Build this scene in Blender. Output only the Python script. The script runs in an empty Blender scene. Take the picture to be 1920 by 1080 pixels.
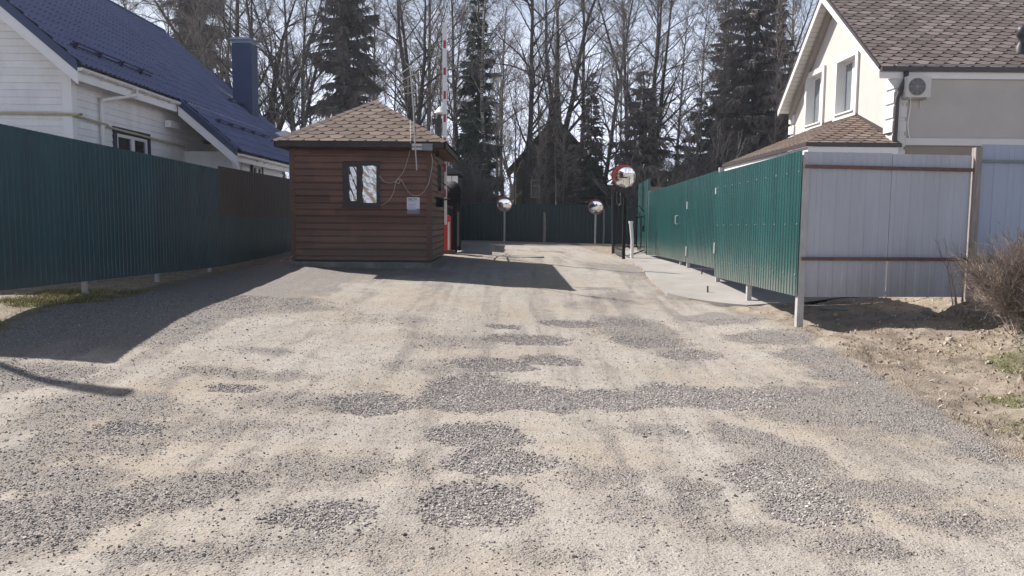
import bpy, math, random
import numpy as np
from mathutils import Vector, Matrix
R = math.radians
random.seed(7)
rng = np.random.default_rng(11)
scene = bpy.context.scene
COL = scene.collection

# ------------------------------------------------------------------ camera
FPX, PITCH, ROLL = 1440.0, R(5.1), R(0.5)
EYE = Vector((0, 0, 1.6))
CF = Vector((0, math.cos(PITCH), -math.sin(PITCH)))
_r0, _u0 = Vector((1, 0, 0)), Vector((0, math.sin(PITCH), math.cos(PITCH)))
CR = _r0 * math.cos(ROLL) + _u0 * math.sin(ROLL)
CU = -_r0 * math.sin(ROLL) + _u0 * math.cos(ROLL)
cam_d = bpy.data.cameras.new("camera")
cam_d.sensor_fit = 'HORIZONTAL'
cam_d.sensor_width = 36.0
cam_d.lens = 36.0 * FPX / 1920.0
cam_d.clip_start, cam_d.clip_end = 0.05, 3000
cam = bpy.data.objects.new("camera", cam_d)
cam.matrix_world = Matrix(((CR.x, CU.x, -CF.x, EYE.x), (CR.y, CU.y, -CF.y, EYE.y), (CR.z, CU.z, -CF.z, EYE.z), (0, 0, 0, 1)))
COL.objects.link(cam)
scene.camera = cam

# ------------------------------------------------------------------ light
SHX, SHY = 0.88, -0.56                     # shadow offset per metre of height
SUN_EL = math.atan(1 / math.hypot(SHX, SHY))
SUN_AZ = math.atan2(-SHX, -SHY)            # azimuth from +Y towards +X
world = bpy.data.worlds.new("World")
scene.world = world
world.use_nodes = True
wn, wl = world.node_tree.nodes, world.node_tree.links
bg = wn["Background"]
sky = wn.new("ShaderNodeTexSky")
sky.sky_type = 'NISHITA'
sky.sun_disc = False
sky.sun_elevation = SUN_EL
sky.sun_rotation = SUN_AZ
sky.altitude = 100
sky.air_density = 1.0
sky.dust_density = 3.0
sky.ozone_density = 1.5
# thin high cloud and spring haze whitening the sky towards the horizon
tc = wn.new("ShaderNodeTexCoord")
sx = wn.new("ShaderNodeSeparateXYZ"); wl.new(tc.outputs['Generated'], sx.inputs[0])
mr = wn.new("ShaderNodeMapRange"); mr.interpolation_type = 'SMOOTHSTEP'
mr.inputs[1].default_value, mr.inputs[2].default_value, mr.inputs[3].default_value, mr.inputs[4].default_value = 0.08, 0.37, 1.0, 0.0
wl.new(sx.outputs[2], mr.inputs[0])
mpw = wn.new("ShaderNodeMapping"); mpw.inputs['Scale'].default_value = (1.0, 1.0, 3.0); wl.new(tc.outputs['Generated'], mpw.inputs[0])
nzw = wn.new("ShaderNodeTexNoise"); nzw.inputs['Scale'].default_value = 2.6; nzw.inputs['Detail'].default_value = 6; wl.new(mpw.outputs[0], nzw.inputs['Vector'])
mc = wn.new("ShaderNodeMath"); mc.operation = 'MULTIPLY_ADD'; mc.use_clamp = True
mc.inputs[1].default_value = 0.5; wl.new(nzw.outputs['Fac'], mc.inputs[0])
mb2 = wn.new("ShaderNodeMath"); mb2.operation = 'SUBTRACT'; mb2.inputs[1].default_value = 0.25; wl.new(mr.outputs[0], mb2.inputs[0]); wl.new(mb2.outputs[0], mc.inputs[2])
mxw = wn.new("ShaderNodeMix"); mxw.data_type = 'RGBA'
mxw.inputs[7].default_value = (14.2, 15.4, 18.6, 1)
wl.new(mc.outputs[0], mxw.inputs[0]); wl.new(sky.outputs[0], mxw.inputs[6])
wl.new(mxw.outputs[2], bg.inputs[0])
bg.inputs[1].default_value = 0.05
sun_d = bpy.data.lights.new("sun", 'SUN')
sun_d.energy = 5.0
sun_d.angle = R(0.5)
sun_d.color = (1.0, 0.945, 0.885)
sun = bpy.data.objects.new("sun", sun_d)
sun.rotation_euler = Vector((SHX, SHY, -1)).to_track_quat('-Z', 'Y').to_euler()
sun.location = (-20, 12, 25)
COL.objects.link(sun)
scene.view_settings.view_transform = 'Standard'
scene.view_settings.look = 'None'
scene.view_settings.gamma = 1
scene.view_settings.exposure = 0.80
scene.cycles.max_bounces = 6
scene.cycles.transparent_max_bounces = 8

# ------------------------------------------------------------------ helpers
def at(u, v, Y):
    d = CF + CR * ((u - 960) / FPX) - CU * ((v - 540) / FPX)
    return EYE + d * (Y / d.y)

def atx(u, v, X):
    d = CF + CR * ((u - 960) / FPX) - CU * ((v - 540) / FPX)
    return EYE + d * (X / d.x)

WLOC = {}
def wloc(o):
    return WLOC.get(o.name, Vector((0, 0, 0)))

def tag(o, label=None, cat=None, group=None, kind=None):
    if label: o['label'] = label
    if cat: o['category'] = cat
    if group: o['group'] = group
    if kind: o['kind'] = kind
    return o

def thing(name, loc, label, cat, group=None, kind=None):
    o = bpy.data.objects.new(name, None)
    o.empty_display_size = 0.2
    o.location = loc
    COL.objects.link(o)
    WLOC[o.name] = Vector(loc)
    return tag(o, label, cat, group, kind)

def copy_tree(o, parent=None):
    c = o.copy()
    COL.objects.link(c)
    c.parent = parent
    for ch in [x for x in bpy.data.objects if x.parent == o]:
        copy_tree(ch, c)
    return c

class MB:
    def __init__(s):
        s.v, s.f, s.t = [], [], []
    def add(s, vs, fs, tint=0.0):
        n = len(s.v)
        s.v.extend([tuple(p) for p in vs])
        for f in fs:
            s.f.append(tuple(i + n for i in f))
            s.t.append(tint)
        return s
    def box(s, a, b, tint=0.0):
        x0, y0, z0 = [min(a[i], b[i]) for i in range(3)]
        x1, y1, z1 = [max(a[i], b[i]) for i in range(3)]
        return s.add([(x0, y0, z0), (x1, y0, z0), (x1, y1, z0), (x0, y1, z0), (x0, y0, z1), (x1, y0, z1), (x1, y1, z1), (x0, y1, z1)],
                     [(0, 3, 2, 1), (4, 5, 6, 7), (0, 1, 5, 4), (1, 2, 6, 5), (2, 3, 7, 6), (3, 0, 4, 7)], tint)
    def beam(s, p, q, w, h, up=(0, 0, 1), tint=0.0):
        p, q = Vector(p), Vector(q)
        d = (q - p).normalized()
        r = d.cross(Vector(up))
        if r.length < 1e-4: r = d.cross(Vector((0, 1, 0)))
        r.normalize()
        n = r.cross(d)
        c = [r * (w / 2) * i + n * (h / 2) * j for i, j in ((-1, -1), (1, -1), (1, 1), (-1, 1))]
        return s.add([p + k for k in c] + [q + k for k in c],
                     [(0, 1, 2, 3), (7, 6, 5, 4), (0, 4, 5, 1), (1, 5, 6, 2), (2, 6, 7, 3), (3, 7, 4, 0)], tint)
    def tube(s, pts, r, n=8, cap=True, tint=0.0):
        pts = [Vector(p) for p in pts]
        rs = r if isinstance(r, (list, tuple)) else [r] * len(pts)
        vs, fs = [], []
        ref = None
        for i, p in enumerate(pts):
            d = (pts[min(i + 1, len(pts) - 1)] - pts[max(i - 1, 0)]).normalized()
            if ref is None:
                ref = Vector((1, 0, 0)) if abs(d.x) < .8 else Vector((0, 1, 0))
            a = (ref - d * ref.dot(d)).normalized()
            ref = a
            b = d.cross(a)
            for k in range(n):
                t = 2 * math.pi * k / n
                vs.append(p + (a * math.cos(t) + b * math.sin(t)) * rs[i])
        for i in range(len(pts) - 1):
            for k in range(n):
                k2 = (k + 1) % n
                fs.append((i * n + k, i * n + k2, (i + 1) * n + k2, (i + 1) * n + k))
        if cap:
            fs.append(tuple(range(n - 1, -1, -1)))
            fs.append(tuple((len(pts) - 1) * n + k for k in range(n)))
        return s.add(vs, fs, tint)
    def prism(s, poly, ext, tint=0.0):
        poly = [Vector(p) for p in poly]
        e = Vector(ext)
        n = len(poly)
        fs = [tuple(range(n - 1, -1, -1)), tuple(range(n, 2 * n))]
        fs += [(i, (i + 1) % n, n + (i + 1) % n, n + i) for i in range(n)]
        return s.add(poly + [p + e for p in poly], fs, tint)
    def lathe(s, prof, M, n=24, tint=0.0):
        vs, fs = [], []
        for r_, z_ in prof:
            for k in range(n):
                t = 2 * math.pi * k / n
                vs.append(M @ Vector((r_ * math.cos(t), r_ * math.sin(t), z_)))
        for i in range(len(prof) - 1):
            for k in range(n):
                k2 = (k + 1) % n
                fs.append((i * n + k, i * n + k2, (i + 1) * n + k2, (i + 1) * n + k))
        return s.add(vs, fs, tint)
    def build(s, name, m, parent=None, smooth=False, kind=None, angle=None):
        off = wloc(parent) if parent else Vector((0, 0, 0))
        me = bpy.data.meshes.new(name)
        me.from_pydata([(p[0] - off.x, p[1] - off.y, p[2] - off.z) for p in s.v], [], s.f)
        me.materials.append(m)
        if any(s.t):
            at_ = me.attributes.new('tint', 'FLOAT', 'FACE')
            at_.data.foreach_set('value', s.t)
        if smooth or angle:
            me.polygons.foreach_set('use_smooth', [True] * len(me.polygons))
            if angle:
                me.set_sharp_from_angle(angle=R(angle))
        me.update()
        o = bpy.data.objects.new(name, me)
        COL.objects.link(o)
        if parent:
            o.parent = parent
            WLOC[o.name] = Vector(off)
        if kind: o['kind'] = kind
        return o

def np_mesh(name, v, quads, m, tris=None, tint=None, tint_domain='POINT', smooth=False):
    me = bpy.data.meshes.new(name)
    v = np.ascontiguousarray(v, dtype=np.float32)
    nq = len(quads) if quads is not None else 0
    nt = len(tris) if tris is not None else 0
    idx = []
    if nq: idx.append(np.asarray(quads, dtype=np.int32).ravel())
    if nt: idx.append(np.asarray(tris, dtype=np.int32).ravel())
    idx = np.concatenate(idx)
    tot = np.concatenate([np.full(nq, 4, np.int32), np.full(nt, 3, np.int32)])
    start = np.concatenate([[0], np.cumsum(tot)[:-1]]).astype(np.int32)
    me.vertices.add(len(v)); me.vertices.foreach_set('co', v.ravel())
    me.loops.add(len(idx)); me.loops.foreach_set('vertex_index', idx)
    me.polygons.add(len(tot)); me.polygons.foreach_set('loop_start', start)
    me.polygons.foreach_set('use_smooth', np.full(len(tot), smooth, dtype=bool))
    me.update(calc_edges=True)
    me.validate()
    me.materials.append(m)
    if tint is not None:
        a = me.attributes.new('tint', 'FLOAT', tint_domain)
        a.data.foreach_set('value', np.asarray(tint, dtype=np.float32))
    o = bpy.data.objects.new(name, me)
    COL.objects.link(o)
    return o

# ------------------------------------------------------------------ materials
class NT:
    def __init__(s, name):
        s.m = bpy.data.materials.new(name)
        s.m.use_nodes = True
        s.n, s.l = s.m.node_tree.nodes, s.m.node_tree.links
        s.p = s.n["Principled BSDF"]
    def node(s, t, **k):
        n = s.n.new(t)
        for a, b in k.items(): setattr(n, a, b)
        return n
    def link(s, a, b): s.l.new(a, b)
    def coord(s, which='Object'):
        return s.node("ShaderNodeTexCoord").outputs[which]
    def mapped(s, scale, which='Object'):
        mp = s.node("ShaderNodeMapping")
        mp.inputs['Scale'].default_value = scale
        s.link(s.coord(which), mp.inputs[0])
        return mp.outputs[0]
    def noise(s, scale, detail=3, rough=.55, vec=None, dist=0):
        n = s.node("ShaderNodeTexNoise")
        n.inputs['Scale'].default_value = scale
        n.inputs['Detail'].default_value = detail
        n.inputs['Roughness'].default_value = rough
        n.inputs['Distortion'].default_value = dist
        s.link(vec if vec is not None else s.coord(), n.inputs['Vector'])
        return n.outputs['Fac']
    def voronoi(s, scale, vec=None, feature='F1', out='Distance'):
        n = s.node("ShaderNodeTexVoronoi", feature=feature)
        n.inputs['Scale'].default_value = scale
        s.link(vec if vec is not None else s.coord(), n.inputs['Vector'])
        return n.outputs[out]
    def ramp(s, fac, stops):
        n = s.node("ShaderNodeValToRGB")
        while len(n.color_ramp.elements) < len(stops): n.color_ramp.elements.new(0.5)
        for e, (p, c) in zip(n.color_ramp.elements, stops):
            e.position = p
            e.color = (c[0], c[1], c[2], 1) if not isinstance(c, (int, float)) else (c, c, c, 1)
        s.link(fac, n.inputs[0])
        return n.outputs[0]
    def mix(s, fac, a, b, blend='MIX'):
        n = s.node("ShaderNodeMix", data_type='RGBA', blend_type=blend)
        for sock, val in ((n.inputs[0], fac), (n.inputs[6], a), (n.inputs[7], b)):
            if hasattr(val, 'is_output'): s.link(val, sock)
            elif isinstance(val, (int, float)) : sock.default_value = val if sock.type == 'VALUE' else (val, val, val, 1)
            else: sock.default_value = (*val, 1)
        return n.outputs[2]
    def math(s, op, a, b=0.0, clamp=False):
        n = s.node("ShaderNodeMath", operation=op, use_clamp=clamp)
        for sock, val in ((n.inputs[0], a), (n.inputs[1], b)):
            if hasattr(val, 'is_output'): s.link(val, sock)
            else: sock.default_value = val
        return n.outputs[0]
    def attr(s, name):
        return s.node("ShaderNodeAttribute", attribute_name=name).outputs['Fac']
    def bump(s, h, strength=.3, dist=.01, prev=None):
        n = s.node("ShaderNodeBump")
        n.inputs['Strength'].default_value = strength
        n.inputs['Distance'].default_value = dist
        s.link(h, n.inputs['Height'])
        if prev is not None: s.link(prev, n.inputs['Normal'])
        s.link(n.outputs[0], s.p.inputs['Normal'])
        return n.outputs[0]
    def base(s, c):
        if hasattr(c, 'is_output'): s.link(c, s.p.inputs['Base Color'])
        else: s.p.inputs['Base Color'].default_value = (*c, 1)
    def set(s, rough=.6, metal=0, spec=.5):
        s.p.inputs['Roughness'].default_value = rough
        s.p.inputs['Metallic'].default_value = metal
        s.p.inputs['Specular IOR Level'].default_value = spec

def mud(t, col, amount, top=.22):
    # road dust thrown up against the foot of a wall or fence
    sep = t.node("ShaderNodeSeparateXYZ"); t.link(t.coord('Generated'), sep.inputs[0])
    h = t.math('ADD', sep.outputs[2], t.math('MULTIPLY', t.math('SUBTRACT', t.noise(4, 5, .7, t.mapped((1, 1, .5))), .5), .35))
    return t.mix(t.ramp(h, [(0.0, amount), (top, 0.0)]), col, (.25, .225, .195))
def pm(name, c, var=.15, scale=3, rough=.6, metal=0, spec=.5, bump=0, bscale=40, bdist=.004, stretch=(1, 1, 1), tint=0, splash=0):
    t = NT(name)
    f = t.noise(scale, 4, .6, t.mapped(stretch))
    lo = tuple(x * (1 - var) for x in c)
    hi = tuple(min(1, x * (1 + var)) for x in c)
    col = t.ramp(f, [(.3, lo), (.7, hi)])
    if tint:
        col = t.mix(1.0, col, t.ramp(t.attr('tint'), [(0, 1 - tint), (1, 1.0)]), 'MULTIPLY')
    if splash: col = mud(t, col, splash)
    t.base(col)
    t.set(rough, metal, spec)
    if bump: t.bump(t.noise(bscale, 3, .6, t.mapped(stretch)), bump, bdist)
    return t.m

M = {}
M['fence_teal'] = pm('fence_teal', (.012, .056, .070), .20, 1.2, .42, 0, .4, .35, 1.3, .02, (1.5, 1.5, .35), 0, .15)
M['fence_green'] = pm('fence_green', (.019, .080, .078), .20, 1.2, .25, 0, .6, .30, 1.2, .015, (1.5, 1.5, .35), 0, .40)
M['fence_dark'] = pm('fence_dark', (.014, .038, .044), .12, .6, .5, 0, .3)
M['fence_brown'] = pm('fence_brown', (.045, .040, .036), .12, .6, .45, 0, .4)
M['grey_sheet'] = pm('grey_sheet', (.44, .465, .52), .08, 1.2, .5, .0, .4, .25, 1.2, .015, (1.5, 1.5, .35), 0, .45)
M['grey_sheet_blue'] = pm('grey_sheet_blue', (.38, .435, .55), .06, .7, .5, .0, .4)
M['galv'] = pm('galv', (.42, .41, .40), .12, 6, .5, .1, .5)
M['rail_brown'] = pm('rail_brown', (.14, .075, .060), .25, 8, .7)
M['white_paint'] = pm('white_paint', (.85, .85, .86), .04, 2, .55, 0, .4)
M['white_pvc'] = pm('white_pvc', (.78, .78, .78), .03, 2, .35)
M['navy_trim'] = pm('navy_trim', (.025, .030, .060), .12, 3, .5)
M['navy_roof'] = pm('navy_roof', (.135, .150, .260), .14, 1.2, .30, 0, .5)
M['navy_metal'] = pm('navy_metal', (.030, .050, .125), .10, 1.5, .4, 0, .5)
M['black_metal'] = pm('black_metal', (.012, .012, .014), .2, 6, .75, 0, .2)
M['dark_metal'] = pm('dark_metal', (.035, .035, .042), .2, 6, .5)
M['rust'] = pm('rust', (.13, .075, .05), .3, 14, .8)
M['gas_pipe'] = pm('gas_pipe', (.50, .44, .28), .12, 5, .5)
M['dark_frame'] = pm('dark_frame', (.030, .026, .028), .15, 4, .55)
M['dark_glass'] = pm('dark_glass', (.02, .022, .028), .1, 2, .06, 0, .8)
M['pale_glass'] = pm('pale_glass', (.16, .18, .20), .1, 2, .06, 0, .8)
M['concrete'] = pm('concrete', (.29, .275, .26), .12, 1.4, .85, 0, .2, .25, 35, .006)
M['old_concrete'] = pm('old_concrete', (.20, .20, .18), .3, 5, .9, 0, .2, .4, 20, .02)
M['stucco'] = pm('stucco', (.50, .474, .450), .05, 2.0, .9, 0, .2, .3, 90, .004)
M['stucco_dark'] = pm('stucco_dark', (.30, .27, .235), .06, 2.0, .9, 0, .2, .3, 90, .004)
M['stucco_white'] = pm('stucco_white', (.68, .68, .67), .04, 2.0, .85, 0, .2, .2, 90, .003)
M['soffit'] = pm('soffit', (.62, .60, .57), .06, 2, .6)
M['brown_gutter'] = pm('brown_gutter', (.060, .048, .052), .1, 3, .45)
M['red_paint'] = pm('red_paint', (.56, .035, .030), .1, 5, .4)
M['rim_pale'] = pm('rim_pale', (.55, .22, .18), .15, 6, .5)
M['red_faded'] = pm('red_faded', (.62, .050, .035), .12, 4, .45)
M['stripe_red'] = pm('stripe_red', (.40, .03, .04), .1, 5, .5)
M['old_wood'] = pm('old_wood', (.26, .235, .21), .25, 6, .85, 0, .2, .3, 60, .004, (8, 8, .7))
M['post_wood'] = pm('post_wood', (.29, .262, .24), .25, 5, .8, 0, .2, .3, 60, .004, (8, 8, .7))
M['cable'] = pm('cable', (.40, .35, .30), .1, 5, .6)
M['grey_plate'] = pm('grey_plate', (.20, .21, .225), .1, 8, .5)
M['light_plate'] = pm('light_plate', (.50, .50, .50), .12, 30, .5)
M['sign_white'] = pm('sign_white', (.60, .61, .68), .03, 3, .4)
M['sign_slate'] = pm('sign_slate', (.16, .17, .24), .06, 3, .4)
M['sign_ink'] = pm('sign_ink', (.03, .035, .06), .05, 3, .5)
M['sign_blue'] = pm('sign_blue', (.22, .27, .50), .05, 3, .5)
M['sign_red'] = pm('sign_red', (.45, .28, .32), .05, 3, .5)
M['sign_pale'] = pm('sign_pale', (.62, .62, .68), .05, 3, .5)
M['fan_dark'] = pm('fan_dark', (.10, .10, .115), .1, 8, .6)
M['brown_timber'] = pm('brown_timber', (.085, .074, .060), .25, 4, .9, 0, .1, .3, 30, .01, (1, 1, 6))
M['dark_roofing'] = pm('dark_roofing', (.050, .050, .054), .2, 2, .85)
M['bark_dark'] = pm('bark_dark', (.080, .072, .070), .35, 5, .95, 0, .1, .5, 22, .03, (3, 3, .8))
M['bark_grey'] = pm('bark_grey', (.150, .137, .128), .35, 5, .95, 0, .1, .5, 22, .03, (3, 3, .8))
M['twig'] = pm('twig', (.195, .178, .172), .3, 1.2, .9, 0, .1)
M['twig_pale'] = pm('twig_pale', (.24, .21, .19), .3, 1.2, .9, 0, .1)
M['bush_twig'] = pm('bush_twig', (.27, .222, .195), .35, 7, .9, 0, .1)
M['needles'] = pm('needles', (.080, .106, .084), .5, 1.1, .85, 0, .15)
M['needles_grey'] = pm('needles_grey', (.082, .098, .080), .5, 1.1, .85, 0, .15)
M['stump'] = pm('stump', (.10, .085, .07), .2, 6, .9)

def mirror_mat():
    t = NT('mirror_glass')
    t.base((.86, .88, .90)); t.set(.02, 1.0)
    return t.m
M['mirror'] = mirror_mat()
def film_mat():
    t = NT('reflective_film')
    t.base((.42, .42, .41)); t.set(.06, 1.0)
    w = t.noise(3.6, 2, .5, t.mapped((1, 1, 1.5)), .6)
    t.bump(w, .35, .025)
    return t.m
M['film'] = film_mat()
def birch_mat():
    t = NT('bark_birch')
    m1 = t.noise(3, 4, .6, t.mapped((1, 1, 6)))
    m2 = t.noise(1.2, 2, .5)
    c = t.ramp(m1, [(.42, (.035, .032, .03)), (.52, (.34, .32, .30)), (.8, (.44, .42, .40))])
    c = t.mix(t.ramp(m2, [(.45, 0.0), (.6, .7)]), c, (.07, .062, .055))
    t.base(c); t.set(.85, 0, .2)
    return t.m
M['bark_birch'] = birch_mat()

def siding_mat(name, c, pitch, var, dirt, grain=(1.2, 1.2, 26), splash=0):
    t = NT(name)
    co = t.coord('Object')
    sep = t.node("ShaderNodeSeparateXYZ"); t.link(co, sep.inputs[0])
    row = t.math('FLOOR', t.math('DIVIDE', sep.outputs[2], pitch))
    # boards are laid in lengths, so the joint shifts per row
    hx = t.node("ShaderNodeTexWhiteNoise", noise_dimensions='1D'); t.link(row, hx.inputs['W'])
    seg = t.math('FLOOR', t.math('DIVIDE', t.math('ADD', t.math('ADD', sep.outputs[0], sep.outputs[1]), t.math('MULTIPLY', hx.outputs['Value'], 3.0)), 3.0))
    w2 = t.node("ShaderNodeTexWhiteNoise", noise_dimensions='2D')
    cmb = t.node("ShaderNodeCombineXYZ"); t.link(row, cmb.inputs[0]); t.link(seg, cmb.inputs[1])
    t.link(cmb.outputs[0], w2.inputs['Vector'])
    g = t.noise(1.0, 5, .65, t.mapped(grain), .4)
    f = t.math('ADD', t.math('MULTIPLY', w2.outputs['Value'], .5), t.math('MULTIPLY', g, .5))
    col = t.ramp(f, [(.15, tuple(x * (1 - var) for x in c)), (.8, tuple(x * (1 + var) for x in c))])
    d = t.noise(2.2, 5, .7, t.mapped((1, 1, .6)))
    col = t.mix(t.ramp(d, [(.45, 0.0), (.75, .75)]), col, dirt)
    if splash: col = mud(t, col, splash, .40)
    t.base(col); t.set(.62, 0, .3)
    t.bump(g, .18, .004)
    return t.m
M['hut_siding'] = siding_mat('hut_siding', (.148, .078, .058), .137, .36, (.092, .066, .056), (1.2, 1.2, 26), .22)
M['hut_trim'] = pm('hut_trim', (.125, .070, .055), .25, 4, .65, 0, .3, .2, 40, .003, (1, 1, 12))
M['hut_fascia'] = pm('hut_fascia', (.045, .036, .036), .3, 4, .6, 0, .3)
M['white_siding'] = siding_mat('white_siding', (.86, .86, .87), .14, .05, (.70, .69, .67), (.8, .8, 14))

def shingle_mat(name, a, b, c):
    t = NT(name)
    ti = t.attr('tint')
    g = t.noise(60, 3, .7)
    col = t.ramp(ti, [(0.0, (.016, .014, .014)), (.06, a), (.55, b), (1.0, c)])
    col = t.mix(.55, col, t.ramp(g, [(.3, .45), (.7, 1.35)]), 'MULTIPLY')
    t.base(col); t.set(.9, 0, .15)
    t.bump(g, .4, .004)
    return t.m
M['shingle_brown'] = shingle_mat('shingle_brown', (.140, .106, .091), (.180, .137, .117), (.225, .175, .150))
M['shingle_grey'] = shingle_mat('shingle_grey', (.142, .116, .107), (.198, .164, .151), (.272, .230, .211))

# ------------------------------------------------------------------ terrain height
CP = []
def cp(u, v, Y, dz=0.0):
    p = at(u, v, Y); CP.append((p.x, p.y, p.z + dz))
cp(1497, 617, 10.5); cp(1403, 572, 12.8); cp(1345, 537, 14.7); cp(1217, 478, 23.5)
cp(0, 566, 9.2, -.07); cp(140, 548, 10.9, -.04); cp(420, 506, 15.9); cp(548, 497, 15.8, -.02); cp(680, 502, 15.7, -.03); cp(806, 502, 15.7, -.03)
cp(835, 476, 19.4); cp(865, 450, 41); cp(1150, 457, 41); cp(1148, 477, 25); cp(1185, 487, 21.5)
cp(1818, 586, 10.4, .02); cp(1925, 652, 8.8, .0)
for x, y, z in ((0, 0, 0), (-4, 2, 0.02), (4, 2, .0), (0, 4.5, 0), (-4, 5, .03), (4, 5, .02), (0, 8, .03), (7, 5, .10), (-7, 6, .04), (-8, 2, .05), (8, 2, .08), (2.2, 8.5, .03)):
    CP.append((x, y, z))
CP = np.array(CP)
def _phi(r2): return np.where(r2 > 1e-9, .5 * r2 * np.log(np.maximum(r2, 1e-9)), 0)
_n = len(CP)
_A = np.zeros((_n + 3, _n + 3))
_d2 = ((CP[:, None, :2] - CP[None, :, :2]) ** 2).sum(-1)
_A[:_n, :_n] = _phi(_d2) + np.eye(_n) * .03
_A[:_n, _n] = 1; _A[:_n, _n + 1:] = CP[:, :2]
_A[_n:, :_n] = _A[:_n, _n:].T
_w = np.linalg.solve(_A, np.concatenate([CP[:, 2], np.zeros(3)]))
def gz(x, y):
    x = np.asarray(x, float); y = np.asarray(y, float)
    sh = x.shape
    xc = np.clip(x, -8.5, 8.0).ravel(); yc = np.clip(y, 0.5, 42).ravel()
    z = _w[_n] + _w[_n + 1] * xc + _w[_n + 2] * yc
    for i in range(_n):
        z = z + _w[i] * _phi((xc - CP[i, 0]) ** 2 + (yc - CP[i, 1]) ** 2)
    # bank of dug earth on the right
    z = z + 0.16 * np.exp(-((xc - 6.5) / .75) ** 2 - ((yc - 11.3) / .8) ** 2) + .16 * np.exp(-((xc - 6.3) / .8) ** 2 - ((yc - 8.6) / .9) ** 2)
    return z.reshape(sh)
def g1(x, y): return float(gz(np.array([x]), np.array([y]))[0])
def gp(u, v):
    lo, hi = 1.0, 60.0
    d = CF + CR * ((u - 960) / FPX) - CU * ((v - 540) / FPX)
    for _ in range(40):
        Y = (lo + hi) / 2
        p = EYE + d * (Y / d.y)
        if p.z > g1(p.x, p.y): lo = Y
        else: hi = Y
    return EYE + d * (lo / d.y)

# ------------------------------------------------------------------ ground sheet
def axis(segs):
    out = []
    for a, b, s in segs:
        n = max(1, int(round((b - a) / s)))
        out += list(np.linspace(a, b, n, endpoint=False))
    out.append(segs[-1][1])
    return np.array(out)
gx = axis([(-700, -100, 100), (-100, -20, 10), (-20, -8, .5), (-8, 8.5, .045), (8.5, 20, .5), (20, 100, 10), (100, 700, 100)])
gy = axis([(-300, -20, 35), (-20, 2, 1), (2, 14, .045), (14, 26, .10), (26, 45, .3), (45, 100, 5), (100, 900, 80)])
GX, GY = np.meshgrid(gx, gy)
GZ = gz(GX, GY)

def noise2(x, y, s, seed):
    """value noise on world coordinates"""
    r = np.random.default_rng(seed).random((64, 64))
    fx, fy = x / s, y / s
    ix, iy = np.floor(fx).astype(int), np.floor(fy).astype(int)
    tx, ty = fx - ix, fy - iy
    tx = tx * tx * (3 - 2 * tx); ty = ty * ty * (3 - 2 * ty)
    a = r[iy % 64, ix % 64]; b = r[iy % 64, (ix + 1) % 64]; c = r[(iy + 1) % 64, ix % 64]; d = r[(iy + 1) % 64, (ix + 1) % 64]
    return (a * (1 - tx) + b * tx) * (1 - ty) + (c * (1 - tx) + d * tx) * ty
def fbm(x, y, s, seed, o=4):
    v, a, t = 0, 1, 0
    for i in range(o):
        v = v + a * noise2(x, y, s / 2 ** i, seed + i); t += a; a *= .55
    return v / t

# gravel patches, some also deepening shade, given as ellipses on the road: pixel centre and half axes turned into metres on the ground
def ell(u, v, ru, rv, st, rot=0.0):
    c = gp(u, v); e1 = gp(u + ru, v); n1 = gp(u, v - rv); s1 = gp(u, v + rv)
    return (c.x, (n1.y + s1.y) / 2, abs(e1.x - c.x) * .94, max(.08, (n1.y - s1.y) / 2 * .92), st, rot)
COARSE = [ell(*a) for a in (
    (885, 946, 116, 46, 1.0), (600, 966, 108, 32, .85), (900, 816, 92, 24, 1.0, -.1), (928, 866, 98, 32, 1.0),
    (692, 757, 88, 22, 1.0), (905, 737, 105, 34, 1.0), (855, 752, 60, 20, 1), (1030, 748, 90, 24, 1), (1150, 748, 120, 20, 1.0), (1270, 738, 90, 20, .95),
    (1380, 748, 110, 20, .85), (915, 683, 85, 13, 1.0), (1030, 676, 62, 10, .9), (990, 638, 78, 10, 1.0), (1075, 607, 58, 7, 1.0),
    (1445, 900, 85, 34, 1.0, -.35), (1520, 950, 90, 34, 1.0, -.25), (1180, 606, 35, 8, .8), (1220, 640, 70, 10, .8), (1290, 662, 60, 10, .75),
    (245, 802, 66, 14, .9), (440, 727, 55, 8, .75), (945, 613, 34, 5, .8))]
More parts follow.
